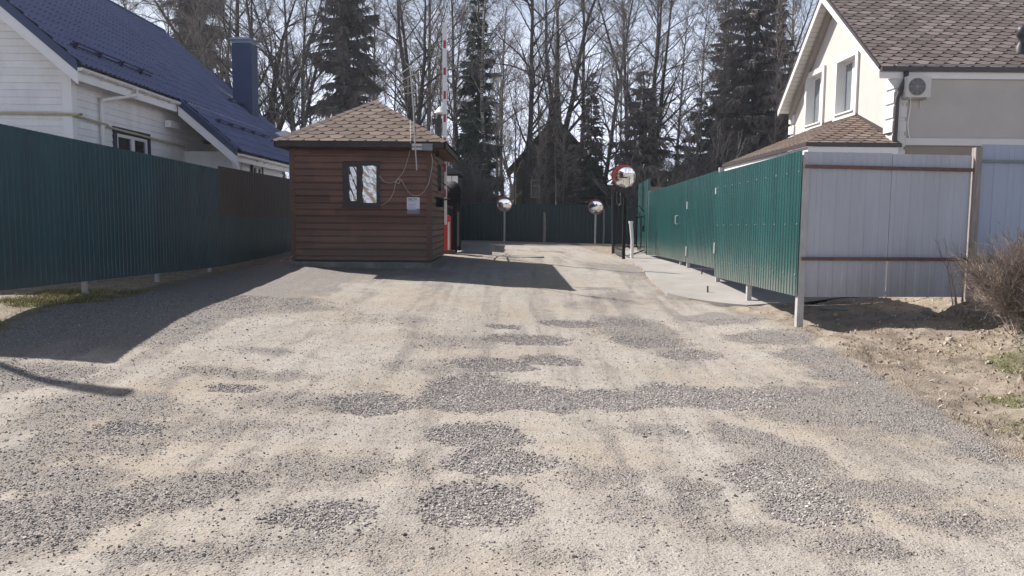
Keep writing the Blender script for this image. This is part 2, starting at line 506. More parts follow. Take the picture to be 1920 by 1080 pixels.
FINE_AND_SHADE = [ell(*a) for a in (
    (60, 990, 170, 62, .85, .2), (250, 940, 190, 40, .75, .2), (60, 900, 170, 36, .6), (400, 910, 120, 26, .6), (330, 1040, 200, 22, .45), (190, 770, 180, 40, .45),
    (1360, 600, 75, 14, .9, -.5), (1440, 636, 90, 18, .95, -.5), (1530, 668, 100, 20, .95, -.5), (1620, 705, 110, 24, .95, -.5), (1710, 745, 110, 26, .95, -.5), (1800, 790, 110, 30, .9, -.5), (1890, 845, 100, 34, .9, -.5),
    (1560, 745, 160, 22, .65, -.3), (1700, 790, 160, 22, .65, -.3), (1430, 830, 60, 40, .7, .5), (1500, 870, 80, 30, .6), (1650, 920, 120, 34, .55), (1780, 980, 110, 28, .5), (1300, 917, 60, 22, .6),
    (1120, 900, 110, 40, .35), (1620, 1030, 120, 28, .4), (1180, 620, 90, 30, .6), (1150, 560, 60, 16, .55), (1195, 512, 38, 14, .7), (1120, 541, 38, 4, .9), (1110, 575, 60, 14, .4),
    (490, 655, 60, 9, .45), (120, 610, 300, 60, 1.25), (330, 560, 260, 42, 1.2), (470, 520, 220, 24, 1.1), (560, 510, 160, 12, .9), (680, 512, 180, 9, .7), (60, 700, 160, 26, .7), (100, 840, 200, 60, .4), (560, 880, 160, 40, .35), (640, 1020, 200, 40, .3), (850, 640, 120, 18, .3), (420, 800, 160, 30, .3), (1250, 960, 140, 40, .3), (1000, 1040, 160, 30, .2), (1400, 1000, 140, 26, .3), (560, 760, 140, 22, .35), (700, 880, 120, 26, .4), (450, 700, 160, 14, .35), (1500, 780, 120, 24, .5), (1250, 810, 120, 20, .3), (720, 600, 120, 12, .2), (800, 690, 120, 14, .25), (930, 480, 90, 6, .4), (1140, 500, 60, 8, .4))]  # strongest left ellipses: grey gravel, also deepening the left fence's shadow by colour
def mask(x, y, L, wob=.38):
    m = np.zeros_like(x)
    for i, (cx, cy, rx, ry, st, rot) in enumerate(L):
        dx, dy = x - cx, y - cy
        c, s = math.cos(rot), math.sin(rot)
        a, b = (dx * c + dy * s) / rx, (-dx * s + dy * c) / ry
        d = np.sqrt(a * a + b * b)
        near = d < 2.2
        if not near.any(): continue
        dd = d[near] + (fbm(x[near], y[near], max(.10, min(rx, ry) * .55), 40 + i, 4) - .5) * 2 * wob
        m[near] = np.maximum(m[near], st * np.clip((1.25 - dd) / .62, 0, 1) if wob < .5 else st * np.clip((1.25 - dd) / .8, 0, 1))
    return m
INX = (np.abs(GX) < 9) & (GY > 1.5) & (GY < 44)
coarse = np.zeros_like(GX); fine = np.zeros_like(GX)
coarse[INX] = mask(GX[INX], GY[INX], COARSE)
fine[INX] = mask(GX[INX], GY[INX], FINE_AND_SHADE, .55)
# soil: everything off the road.  right-hand road edge and left-hand strip
edgeR = [gp(u, v) for u, v in ((1930, 862), (1840, 806), (1720, 748), (1620, 690), (1560, 648), (1497, 622), (1420, 592), (1330, 572), (1250, 556), (1215, 530), (1200, 502))]
_ey = np.array([p.y for p in edgeR]); _ex = np.array([p.x for p in edgeR])
_ey, _ex = np.concatenate([[0.5], _ey, [27, 60]]), np.concatenate([[_ex[0] + 1.2], _ex, [3.0, 3.0]])
rx = np.interp(GY, _ey, _ex) + (fbm(GX, GY, .5, 5) - .5) * .5
soil = np.clip((GX - rx) / .25 + .5, 0, 1)
soilL = np.clip((-5.35 - GX + (fbm(GX, GY, .6, 9) - .5) * .6) / .3, 0, 1)
soil = np.maximum(soil, soilL * (GY < 30))
soil = np.maximum(soil, np.clip((GY - 41.3) / .3, 0, 1))
grass = np.where(GX > 0, np.clip((fbm(GX, GY, .9, 21) - .56) / .1, 0, 1) * np.clip((GX - rx - .25) / .3, 0, 1) * (GY < 10.0), np.clip((fbm(GX, GY, .5, 23) - .40) / .12, 0, 1) * soilL * (GX > -7) * np.clip((11.9 - GY) / .8, 0, 1))
# relief of the surface itself
near = (np.abs(GX) < 9) & (GY > 1.5) & (GY < 30)
rel = (fbm(GX, GY, 1.6, 61, 3) - .5) * .045 + (fbm(GX * 2.2, GY * .35, 1.0, 65, 3) - .5) * .030 + (fbm(GX, GY, .22, 71, 2) - .5) * .010 - coarse * .018
rel = rel + soil * (GX > 0) * ((fbm(GX, GY, .45, 81, 4) - .5) * .16)
def relief(x, y): return None
GZ = np.where(near, GZ + rel, GZ)
ny, nx = GX.shape
ii = np.arange(ny * nx).reshape(ny, nx)
gq = np.stack([ii[:-1, :-1], ii[:-1, 1:], ii[1:, 1:], ii[1:, :-1]], -1).reshape(-1, 4)

def ground_mat():
    t = NT('road_dirt')
    co = t.coord('Object')
    a_c, a_f, a_s, a_g = t.attr('coarse'), t.attr('fine'), t.attr('soil'), t.attr('grass')
    n1 = t.noise(.8, 5, .6); n2 = t.noise(6, 5, .65); n3 = t.noise(55, 3, .7); n4 = t.noise(160, 2, .6)
    vor = t.voronoi(75, feature='F1', out='Distance'); vcol = t.voronoi(75, feature='F1', out='Color')
    vor2 = t.voronoi(52, feature='F1', out='Distance'); vcol2 = t.voronoi(52, feature='F1', out='Color')
    dust = t.ramp(n1, [(.3, (.325, .300, .273)), (.5, (.378, .350, .317)), (.7, (.402, .370, .332))])
    dust = t.mix(.6, dust, t.ramp(n2, [(.3, .70), (.7, 1.14)]), 'MULTIPLY')
    dust = t.mix(.75, dust, t.ramp(n3, [(.28, .50), (.6, 1.15)]), 'MULTIPLY')
    dust = t.mix(.5, dust, t.ramp(n4, [(.3, .6), (.6, 1.12)]), 'MULTIPLY')
    # loose fine stones pressed into the dust
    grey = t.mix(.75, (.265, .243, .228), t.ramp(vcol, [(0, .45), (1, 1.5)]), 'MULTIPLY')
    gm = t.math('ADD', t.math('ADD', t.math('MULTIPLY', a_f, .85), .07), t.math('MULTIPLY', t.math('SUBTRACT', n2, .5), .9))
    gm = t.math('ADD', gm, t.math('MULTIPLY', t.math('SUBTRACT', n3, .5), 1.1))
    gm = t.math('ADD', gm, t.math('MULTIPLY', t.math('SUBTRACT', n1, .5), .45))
    n5 = t.noise(1.0, 5, .6, t.mapped((3.4, .26, 1)), .35); n6 = t.noise(2.4, 4, .6)
    gm = t.math('ADD', gm, t.math('MULTIPLY', t.math('SUBTRACT', n5, .5), 1.25))
    gm = t.math('ADD', gm, t.math('MULTIPLY', t.math('SUBTRACT', n6, .5), .55))
    dust = t.mix(t.ramp(t.noise(.55, 4, .6), [(.42, 0.0), (.66, .75)]), dust, (.315, .268, .215))
    dust = t.mix(t.ramp(n5, [(.50, 0.0), (.75, .5)]), dust, (.27, .245, .22))
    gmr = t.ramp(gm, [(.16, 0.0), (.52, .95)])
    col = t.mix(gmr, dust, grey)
    # single pebbles
    pm_ = t.math('MULTIPLY', t.math('LESS_THAN', vor2, .34), t.math('GREATER_THAN', vcol2, .66))
    col = t.mix(t.math('MULTIPLY', pm_, .8), col, t.ramp(n4, [(.3, (.09, .085, .085)), (.7, (.20, .19, .185))]))
    col = t.mix(a_c, col, t.mix(1.0, (.25, .231, .216), t.ramp(vcol, [(0, .5), (1, 1.3)]), 'MULTIPLY'))
    # earth
    earth = t.ramp(t.noise(3.5, 6, .7), [(.25, (.15, .120, .095)), (.45, (.25, .208, .166)), (.65, (.34, .292, .238)), (.85, (.41, .365, .305))])
    earth = t.mix(.6, earth, t.ramp(n3, [(.3, .6), (.7, 1.25)]), 'MULTIPLY')
    earth = t.mix(t.math('MULTIPLY', a_g, t.ramp(n2, [(.35, .2), (.6, .9)])), earth, t.ramp(n3, [(.3, (.07, .085, .03)), (.7, (.17, .17, .07))]))
    col = t.mix(a_s, col, earth)
    t.base(col); t.set(.95, 0, .12)
    h = t.math('ADD', t.math('MULTIPLY', n3, .55), t.math('MULTIPLY', t.math('SUBTRACT', 1.0, vor), t.math('ADD', t.math('MULTIPLY', gmr, .8), .15)))
    h = t.math('ADD', h, t.math('MULTIPLY', pm_, .5))
    h = t.math('ADD', h, t.math('MULTIPLY', n2, .8))
    t.bump(h, 1.0, .016)
    return t.m
M['ground'] = ground_mat()
ground = np_mesh('ground', np.stack([GX, GY, GZ], -1).reshape(-1, 3), gq, M['ground'], smooth=True)
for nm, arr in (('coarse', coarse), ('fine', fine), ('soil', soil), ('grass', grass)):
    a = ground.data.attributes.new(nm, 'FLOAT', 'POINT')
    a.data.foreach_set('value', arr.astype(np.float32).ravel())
tag(ground, 'dusty beige unpaved road with grey gravel patches', 'ground', kind='structure')
from bisect import bisect_right
def bil(A, x, y):
    ix = np.clip(np.searchsorted(gx, x) - 1, 0, nx - 2); iy = np.clip(np.searchsorted(gy, y) - 1, 0, ny - 2)
    tx = (x - gx[ix]) / (gx[ix + 1] - gx[ix]); ty = (y - gy[iy]) / (gy[iy + 1] - gy[iy])
    return (A[iy, ix] * (1 - tx) + A[iy, ix + 1] * tx) * (1 - ty) + (A[iy + 1, ix] * (1 - tx) + A[iy + 1, ix + 1] * tx) * ty

# ------------------------------------------------------------------ loose stones
def stones_mesh(name, xs, ys, sz, m, sink=.25, flat=.6):
    n = len(xs)
    cube = np.array([(-1, -1, -1), (1, -1, -1), (1, 1, -1), (-1, 1, -1), (-1, -1, 1), (1, -1, 1), (1, 1, 1), (-1, 1, 1)], float) * .5
    q = np.array([(0, 3, 2, 1), (4, 5, 6, 7), (0, 1, 5, 4), (1, 2, 6, 5), (2, 3, 7, 6), (3, 0, 4, 7)])
    v = np.repeat(cube[None], n, 0)
    v[:, 4:, :2] *= rng.uniform(.45, .85, (n, 1, 1))
    v = v + rng.uniform(-.17, .17, v.shape)
    v = v * np.stack([rng.uniform(.75, 1.25, n), rng.uniform(.6, 1.0, n), rng.uniform(flat * .7, flat * 1.25, n)], -1)[:, None]
    a = rng.uniform(0, 2 * np.pi, n); c, s = np.cos(a), np.sin(a)
    tl = rng.uniform(-.5, .5, n)
    x, y, z = v[..., 0], v[..., 1], v[..., 2]
    x, z = x * np.cos(tl)[:, None] - z * np.sin(tl)[:, None], x * np.sin(tl)[:, None] + z * np.cos(tl)[:, None]
    X = x * c[:, None] - y * s[:, None]; Y = x * s[:, None] + y * c[:, None]
    P = np.stack([X, Y, z], -1) * sz[:, None, None]
    zz = bil(GZ, xs, ys) + sz * flat * (.5 - sink)
    P = P + np.stack([xs, ys, zz], -1)[:, None]
    F = (q[None] + (np.arange(n) * 8)[:, None, None]).reshape(-1, 4)
    return np_mesh(name, P.reshape(-1, 3), F, m, tint=np.repeat(rng.random(n), 8))
def stone_mat(name, stops):
    t = NT(name)
    c = t.ramp(t.attr('tint'), stops)
    c = t.mix(.5, c, t.ramp(t.noise(60, 2, .6), [(.3, .7), (.7, 1.2)]), 'MULTIPLY')
    t.base(c); t.set(.85, 0, .25)
    return t.m
M['gravel'] = stone_mat('gravel_stone', [(0, (.18, .166, .157)), (.35, (.265, .243, .229)), (.75, (.335, .309, .291)), (.93, (.41, .38, .357)), (1, (.55, .52, .49))])
M['pebble'] = stone_mat('pebble_stone', [(0, (.15, .138, .128)), (.5, (.245, .228, .212)), (.9, (.34, .32, .295)), (1, (.5, .48, .45))])
M['clod'] = stone_mat('clod_earth', [(0, (.20, .165, .13)), (.6, (.31, .265, .215)), (1, (.44, .395, .335))])
# coarse patches: rejection sampling by mask
def sample(n, x0, x1, y0, y1, prob):
    xs = rng.uniform(x0, x1, n); ys = rng.uniform(y0, y1, n)
    k = rng.random(n) < prob(xs, ys)
    return xs[k], ys[k]
xs, ys = sample(1000000, -5.2, 5.2, 3.2, 12.5, lambda x, y: bil(coarse, x, y) ** 1.5 * np.clip(9.0 / (y + 2.2), .5, 1.0))
print('gravel', len(xs)); sz = rng.uniform(.009, .0205, len(xs)) * np.where(rng.random(len(xs)) > .96, 1.35, 1)
tag(stones_mesh('gravel', xs, ys, sz, M['gravel'], .40, .55), 'patches of crushed grey stone filling the potholes', 'gravel', kind='stuff')
xs, ys = sample(800000, -6.0, 7.0, 3.1, 11.5, lambda x, y: np.clip(bil(fine, x, y) * .42 + .045, 0, 1) * (bil(soil, x, y) < .5) * (bil(coarse, x, y) < .3) * np.clip(6.5 / (y + 2.2), .25, 1.0) * (fbm(x, y, .35, 301) * 1.6).clip(0, 1.2))
print('pebbles', len(xs)); sz = rng.uniform(.005, .0125, len(xs)) * np.where(rng.random(len(xs)) > .97, 1.9, 1)
tag(stones_mesh('scattered_pebbles', xs, ys, sz, M['pebble'], .2, .6), 'small loose stones scattered over the dusty road', 'pebbles', kind='stuff')
xs, ys = sample(16000, 3.0, 8.3, 5.5, 13.2, lambda x, y: (bil(soil, x, y) > .6) * np.clip(.28 * np.exp(-((x - 6.3) / 1.2) ** 2) + .05, 0, 1) * (fbm(x, y, .5, 311) * 1.7).clip(0, 1))
sz = rng.uniform(.012, .045, len(xs)) * np.where(rng.random(len(xs)) > .95, 1.7, 1)
tag(stones_mesh('earth_clods', xs, ys, sz, M['clod'], .3, .65), 'crumbly ochre clods on the earth bank by the bush', 'soil clods', kind='stuff')

def blades(name, xs, ys, hmin, hmax, w, m, lean=.6):
    n = len(xs)
    h = rng.uniform(hmin, hmax, n); a = rng.uniform(0, 2 * np.pi, n); b = rng.uniform(0, 2 * np.pi, n); ln = rng.uniform(.1, lean, n) * h
    z = bil(GZ, xs, ys) - .005
    dx, dy = np.cos(a) * w / 2, np.sin(a) * w / 2
    lx, ly = np.cos(b) * ln, np.sin(b) * ln
    p0 = np.stack([xs - dx, ys - dy, z], -1); p1 = np.stack([xs + dx, ys + dy, z], -1)
    p2 = np.stack([xs + dx * .7 + lx * .4, ys + dy * .7 + ly * .4, z + h * .6], -1); p3 = np.stack([xs - dx * .7 + lx * .4, ys - dy * .7 + ly * .4, z + h * .6], -1)
    p4 = np.stack([xs + lx, ys + ly, z + h * .9], -1)
    V = np.stack([p0, p1, p2, p3, p4], 1).reshape(-1, 3)
    o = (np.arange(n) * 5)[:, None]
    return np_mesh(name, V, np.array([[0, 1, 2, 3]]) + o, m, np.array([[3, 2, 4]]) + o, tint=np.repeat(rng.random(n), 5))
M['grass'] = stone_mat('grass_blade', [(0, (.09, .105, .03)), (.5, (.20, .19, .07)), (1, (.38, .32, .17))])
M['grass_green'] = stone_mat('grass_green', [(0, (.05, .085, .02)), (.6, (.12, .15, .04)), (1, (.33, .28, .15))])
xs, ys = sample(42000, -7.4, -4.9, 7.5, 15.5, lambda x, y: soilL_at(x, y)) if False else sample(60000, -7.6, -4.9, 7.5, 15.5, lambda x, y: bil(soilL, x, y) * (.03 + .9 * bil(grass, x, y)) * (x > -7.5))
tag(blades('grass', xs, ys, .02, .075, .007, M['grass'], 1.2), 'short yellowing grass along the foot of the dark teal fence', 'grass', kind='stuff')
xs, ys = sample(60000, 3.2, 8.3, 4.5, 10.2, lambda x, y: bil(grass, x, y) * .75)
tag(blades('grass', xs, ys, .012, .045, .006, M['grass_green'], 1.2), 'thin green grass tufts on the earth bank beside the road', 'grass', kind='stuff')
M['straw'] = stone_mat('straw', [(0, (.16, .13, .08)), (.5, (.30, .25, .17)), (1, (.45, .40, .30))])
xs, ys = sample(90000, 3.2, 8.3, 4.5, 10.6, lambda x, y: (bil(soil, x, y) > .5) * (fbm(x, y, .6, 401) - .42).clip(0, .4) * 1.6)
tag(blades('dry_grass', xs, ys, .01, .05, .006, M['straw'], 1.6), 'matted straw coloured dead grass on the earth bank', 'dead grass', kind='stuff')
xs, ys = sample(2600, 3.2, 8.3, 4.5, 10.4, lambda x, y: (bil(soil, x, y) > .5) * .55)
o = blades('dry_leaves', xs, ys, .02, .05, .022, M['clod'], 2.5)
tag(o, 'dry fallen leaves littering the earth bank', 'leaves', kind='stuff')

# ------------------------------------------------------------------ concrete path on the right
pe = [(gp(u, v).x, gp(u, v).y) for u, v in ((1150, 474), (1165, 483), (1200, 500), (1213, 520), (1228, 538), (1256, 555), (1300, 566), (1352, 574), (1400, 578))]
pe = [(pe[0][0], 27.5)] + pe
mb = MB()
fy = np.linspace(pe[-1][1], 27.5, 60)
exs = np.interp(fy, [p[1] for p in pe[::-1]], [p[0] for p in pe[::-1]]) + (fbm(fy, fy * 0, .8, 91) - .5) * .12
V, F = [], []
for i, (y_, x_) in enumerate(zip(fy, exs)):
    for x2, dz in ((x_, -.05), (x_, .035), (x_ + (4.6 - x_) * .5, .035), (4.6, .035), (6.4, .035)):
        V.append((x2, y_, g1(x2, y_) + dz + .02))
for i in range(len(fy) - 1):
    for k in range(4):
        a = i * 5 + k
        F.append((a, a + 5, a + 6, a + 1))
F.append((0, 1, 2, 3, 4))
mb.add(V, F)
tag(mb.build('path', M['concrete']), 'pale concrete path along the foot of the bright green fence', 'path', kind='structure')
# slab joint is a thin dark gap cut at the expansion joint
def disc_cover(name, u, v, r, m, label, cat):
    p = gp(u, v)
    b = MB()
    z = float(bil(GZ, np.array([p.x]), np.array([p.y]))[0])
    mt = Matrix.Translation((p.x, p.y, z))
    b.lathe([(r * 1.0, -.03), (r, .012), (r * .94, .018), (r * .90, .010), (r * .86, .016), (r * .45, .018), (.001, .018)], mt, 32)
    return tag(b.build(name, m, smooth=False), label, cat)
disc_cover('manhole_cover', 1576, 575, .30, M['old_concrete'], 'round concrete manhole cover in the shade under the pale grey fence', 'manhole cover')
disc_cover('manhole_cover', 990, 482, .42, M['old_concrete'], 'round manhole cover set in the road beyond the guard hut', 'manhole cover')

# ------------------------------------------------------------------ corrugated sheet
def profile_pts(L, pitch=.115, depth=.010, top=.45):
    pts = [(0, 0)]
    s = 0
    while s < L - 1e-6:
        for f, d in ((.30, 0), (.36, depth), (.94, depth), (1.0, 0)):
            x = min(L, s + f * pitch)
            pts.append((x, d))
        s += pitch
    out = [pts[0]]
    for p in pts[1:]:
        if p[0] > out[-1][0] + 1e-4: out.append(p)
    return out
def sheet(p0, p1, z0a, z1a, z0b, z1b, nrm, pitch=.115, depth=.010, mbd=None):
    """corrugated sheet from plan point p0 to p1 with bottom/top heights at either end, ribs towards nrm"""
    b = mbd or MB()
    p0, p1, nrm = Vector((*p0, 0)), Vector((*p1, 0)), Vector((*nrm, 0))
    L = (p1 - p0).length
    d = (p1 - p0) / L
    pr = profile_pts(L, pitch, depth)
    V, F = [], []
    for side in (0, 1):
        for s, o in pr:
            t = s / L
            q = p0 + d * s + nrm * (o - side * .0015)
            V.append((q.x, q.y, z0a + (z0b - z0a) * t)); V.append((q.x, q.y, z1a + (z1b - z1a) * t))
    n = len(pr)
    for i in range(n - 1):
        F.append((2 * i, 2 * i + 2, 2 * i + 3, 2 * i + 1))
        F.append((2 * n + 2 * i, 2 * n + 2 * i + 1, 2 * n + 2 * i + 3, 2 * n + 2 * i + 2))
        F.append((2 * i + 1, 2 * i + 3, 2 * n + 2 * i + 3, 2 * n + 2 * i + 1))
    return b.add(V, F)

# ------------------------------------------------------------------ left fence
XL = -6.05
FA, FB, FC = 8.75, 15.95, 21.2
def zL(v0, v1, u0=0, u1=420):
    a, b = atx(u0, v0, XL), atx(u1, v1, XL)
    return lambda y: a.z + (b.z - a.z) * (y - a.y) / (b.y - a.y)
top_l, bot_l = zL(232, 319), zL(545, 499)
lf = thing('metal_fence', (XL, 12, g1(XL, 12)), 'dark teal corrugated fence in shade, running from the left edge to the timber hut', 'fence')
seams = [FA, 11.2, 13.6, FB]
for a, b in zip(seams[:-1], seams[1:]):
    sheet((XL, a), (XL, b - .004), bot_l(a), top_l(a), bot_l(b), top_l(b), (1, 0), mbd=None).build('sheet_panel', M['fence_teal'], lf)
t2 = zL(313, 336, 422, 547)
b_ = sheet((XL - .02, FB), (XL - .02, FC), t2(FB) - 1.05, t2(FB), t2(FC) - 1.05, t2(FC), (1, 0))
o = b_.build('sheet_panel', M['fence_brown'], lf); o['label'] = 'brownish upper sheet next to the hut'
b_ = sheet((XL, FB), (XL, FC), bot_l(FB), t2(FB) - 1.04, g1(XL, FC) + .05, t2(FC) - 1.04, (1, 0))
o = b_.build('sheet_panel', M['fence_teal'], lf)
for y in (8.8, 10.95, 13.2, 15.5, 18.0, 20.6):
    b = MB(); b.box((XL - .10, y - .03, g1(XL, y) - .3), (XL - .035, y + .03, top_l(y) - .12)); b.build('post', M['galv'], lf)
for fz in (.3, 1.65):
    b = MB(); b.beam((XL - .022, FA, bot_l(FA) + fz), (XL - .022, FB, bot_l(FB) + fz), .02, .04); b.build('rail', M['rail_brown'], lf)
lr = thing('metal_fence', (XL - 4, FA, g1(-8, FA)), 'dark teal fence turning away from the road at the left edge', 'fence')
sheet((XL - .01, FA), (XL - 9, FA), bot_l(FA), top_l(FA), bot_l(FA), top_l(FA), (0, -1)).build('sheet_panel', M['fence_teal'], lr)
for x in (XL - 2.5, XL - 5, XL - 7.5):
    b = MB(); b.box((x - .03, FA + .03, .0), (x + .03, FA + .09, top_l(FA) - .1)); b.build('post', M['galv'], lr)

# ------------------------------------------------------------------ right fence
XR = 3.95
rf = thing('metal_fence', (XR, 14, g1(XR, 14)), 'bright green corrugated fence in the sun along the concrete path', 'fence')
def zR(u0, v0, u1, v1):
    a, b = atx(u0, v0, XR), atx(u1, v1, XR)
    return (lambda y: a.z + (b.z - a.z) * (y - a.y) / (b.y - a.y))
YA = atx(1500, 400, XR).y
YB = atx(1344, 400, XR).y
YC = atx(1289, 400, XR).y
YD = atx(1216, 400, XR).y
tA, bA = zR(1500, 283, 1347, 324), zR(1500, 557, 1344, 520)
tB, bB = zR(1345, 320, 1217, 361), zR(1343, 504, 1217, 476)
seg = [(YA, (YA + YB) / 2, tA, bA), ((YA + YB) / 2, YB, tA, bA), (YB + .02, YC, tB, bB), (YC + .03, YD, tB, bB)]
for k, (a, b, t_, bt) in enumerate(seg):
    nm = 'sheet_panel' if k < 3 else 'wicket_door'
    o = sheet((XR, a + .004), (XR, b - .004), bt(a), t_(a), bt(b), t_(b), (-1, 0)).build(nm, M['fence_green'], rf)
    if k == 3:
        h = atx(1271, 412, XR)
        q = MB(); q.tube([(XR - .012, h.y, h.z - .10), (XR - .06, h.y, h.z - .09), (XR - .06, h.y, h.z + .09), (XR - .012, h.y, h.z + .10)], .012, 6); q.build('handle', M['white_pvc'], o)
for (u, v, w, tp) in ((1497, 617, .09, 307), (1403, 572, .075, None), (1345, 538, .08, 316), (1290, 508, .07, 352), (1276, 501, .05, None), (1215, 476, .07, 358)):
    p = gp(u, v)
    x = XR + .06
    y = atx(u, v, x).y
    zt = atx(u, tp, x).z if tp else float(tA(y) - .1)
    b = MB(); b.box((x - w / 2, y - w / 2, g1(x, y) - .3), (x + w / 2, y + w / 2, zt)); b.build('post', M['galv'], rf)
for (u, v0, v1) in ((1343, 352, 364), (1289, 378, 392), (1340, 455, 475), (1287, 462, 480)):
    p = atx(u, (v0 + v1) / 2, XR - .02); q = atx(u, v0, XR - .02)
    b = MB(); b.box((XR - .035, p.y - .02, 2 * p.z - q.z), (XR - .012, p.y + .02, q.z)); b.build('hinge', M['light_plate'], rf)
# screw rows
b = MB()
for zf in (.15, .5, .86):
    y = YA + .06
    while y < YB:
        z = bA(y) + (tA(y) - bA(y)) * zf
        b.box((XR - .019, y - .007, z - .007), (XR - .0105, y + .007, z + .007)); y += .46
b.build('screws', M['galv'], rf)
# tall green leaf and grey board at its far end
fe = thing('metal_gate', (XR - .1, YD + .3, g1(XR, YD)), 'tall narrow green sheet leaf at the far end of the bright green fence', 'gate')
P0, P1 = atx(1213, 472, 3.98), at(1195, 470, 25.6)
Zt0, Zt1 = atx(1213, 337, 3.98).z, at(1196, 345, 25.6).z
dd = Vector((P1.x - P0.x, P1.y - P0.y, 0)).normalized()
sheet((P0.x, P0.y), (P1.x, P1.y), P0.z, Zt0, P1.z, Zt1, (-dd.y * 1, dd.x * 1)).build('sheet_panel', M['fence_green'], fe)
b = MB(); b.box((P0.x - .03, P0.y - .03, g1(P0.x, P0.y) - .2), (P0.x + .05, P0.y + .05, Zt0 + .02)); b.build('post', M['fence_green'], fe)
gb = thing('board_fence', (5.2, 25.5, g1(5, 25)), 'weathered grey board fence seen over the far end of the green fence', 'fence')
b = MB(); pz = at(1222, 350, 25.5)
for k in range(8): b.box((4.55 + k * .3, 25.5, .4), (4.55 + k * .3 + .28, 25.53, pz.z - k * .02))
b.build('board', M['old_wood'], gb)
b = MB(); b.box((4.5, 25.54, .2), (4.6, 25.64, pz.z)); b.build('post', M['old_wood'], gb)

# ------------------------------------------------------------------ grey fence facing the camera
gf = thing('metal_fence', (5.1, 10.5, g1(5, 10.5)), 'pale grey corrugated fence with brown rails facing the road', 'fence')
GYY = YA + .02
xa, xm, xb = XR + .03, at(1668, 400, GYY).x, at(1817, 400, GYY).x
zt = lambda u, v: at(u, v, GYY).z
za0, za1, zb0, zb1 = zt(1505, 557), zt(1505, 284), zt(1815, 557), zt(1815, 290)
def lerp(a, b, t): return a + (b - a) * t
tm = (xm - xa) / (xb - xa)
sheet((xa, GYY), (xm - .003, GYY), za0, za1, lerp(za0, zb0, tm), lerp(za1, zb1, tm), (0, 1), .20, .010).build('sheet_panel', M['grey_sheet'], gf)
sheet((xm + .003, GYY), (xb, GYY), lerp(za0, zb0, tm), lerp(za1, zb1, tm) - .01, zb0, zb1 - .01, (0, 1), .20, .010).build('sheet_panel', M['grey_sheet'], gf)
for va, vb in ((312, 319), (485, 486)):
    b = MB(); b.beam((xa, GYY - .03, zt(1510, va)), (xb, GYY - .03, zt(1815, vb)), .045, .045); b.build('rail', M['rail_brown'], gf)
wp = MB()
px = xb + .06
wp.box((px - .045, GYY - .05, g1(px, GYY) - .3), (px + .045, GYY + .05, zt(1822, 277)))
wp.build('post', M['post_wood'], gf)['label'] = 'square timber post at the right end of the fence'
g2 = thing('metal_fence', (7.5, 10.5, g1(7.5, 10.5)), 'bluish grey taller corrugated fence behind the bare bush at the right edge', 'fence')
x2 = px + .07
sheet((x2, GYY + .03), (x2 + 5, GYY + .03), zt(1835, 480), zt(1835, 270), zt(1835, 478) - .02, zt(1835, 270) - .03, (0, 1), .20, .010).build('sheet_panel', M['grey_sheet_blue'], g2)
for v in (302, 484):
    b = MB(); b.beam((x2, GYY + .0, zt(1835, v)), (x2 + 5, GYY + .0, zt(1835, v) - .02), .035, .035); b.build('rail', M['grey_plate'], g2)
b = MB(); b.box((x2 + 2.4, GYY + .06, 0), (x2 + 2.48, GYY + .14, zt(1835, 280))); b.build('post', M['galv'], g2)

# ------------------------------------------------------------------ back fence
YK = 41.0
bf = thing('metal_fence', (1.5, YK, g1(1, YK)), 'long dark green sheet fence closing the far end of the road', 'fence')
zk0, zk1 = at(1010, 455, YK).z - .05, at(1010, 383, YK).z
xk = [-16, -12, -8, -4.5, -1.5, 1.5, 4.5, 8, 12, 16]
for a, b in zip(xk[:-1], xk[1:]):
    dz = random.uniform(-.02, .02)
    sheet((a, YK), (b - .01, YK), zk0, zk1 + dz, zk0, zk1 + dz, (0, -1), .23, .02).build('sheet_panel', M['fence_dark'], bf)
for u, tp in ((1020, 398), (1127, 405), (1131, 392)):
    p = at(u, 455, YK - .25)
    o = thing('wooden_post', (p.x, p.y, g1(p.x, p.y)), {1020: 'grey weathered post in front of the dark back fence, between the two far mirrors', 1127: 'thin stake leaning by the far right mirror', 1131: 'slim grey pole just right of the far red-rimmed mirror'}[u], 'post') if u != 1127 else None
    if o:
        b = MB(); w = .09 if u == 1020 else .05
        b.tube([(p.x, p.y, g1(p.x, p.y) - .2), (p.x + .02, p.y, (p.z + at(u, tp, p.y).z) / 2), (p.x, p.y, at(u, tp, p.y).z)], [w, w * .95, w * .8], 8); b.build('shaft', M['old_wood'], o)

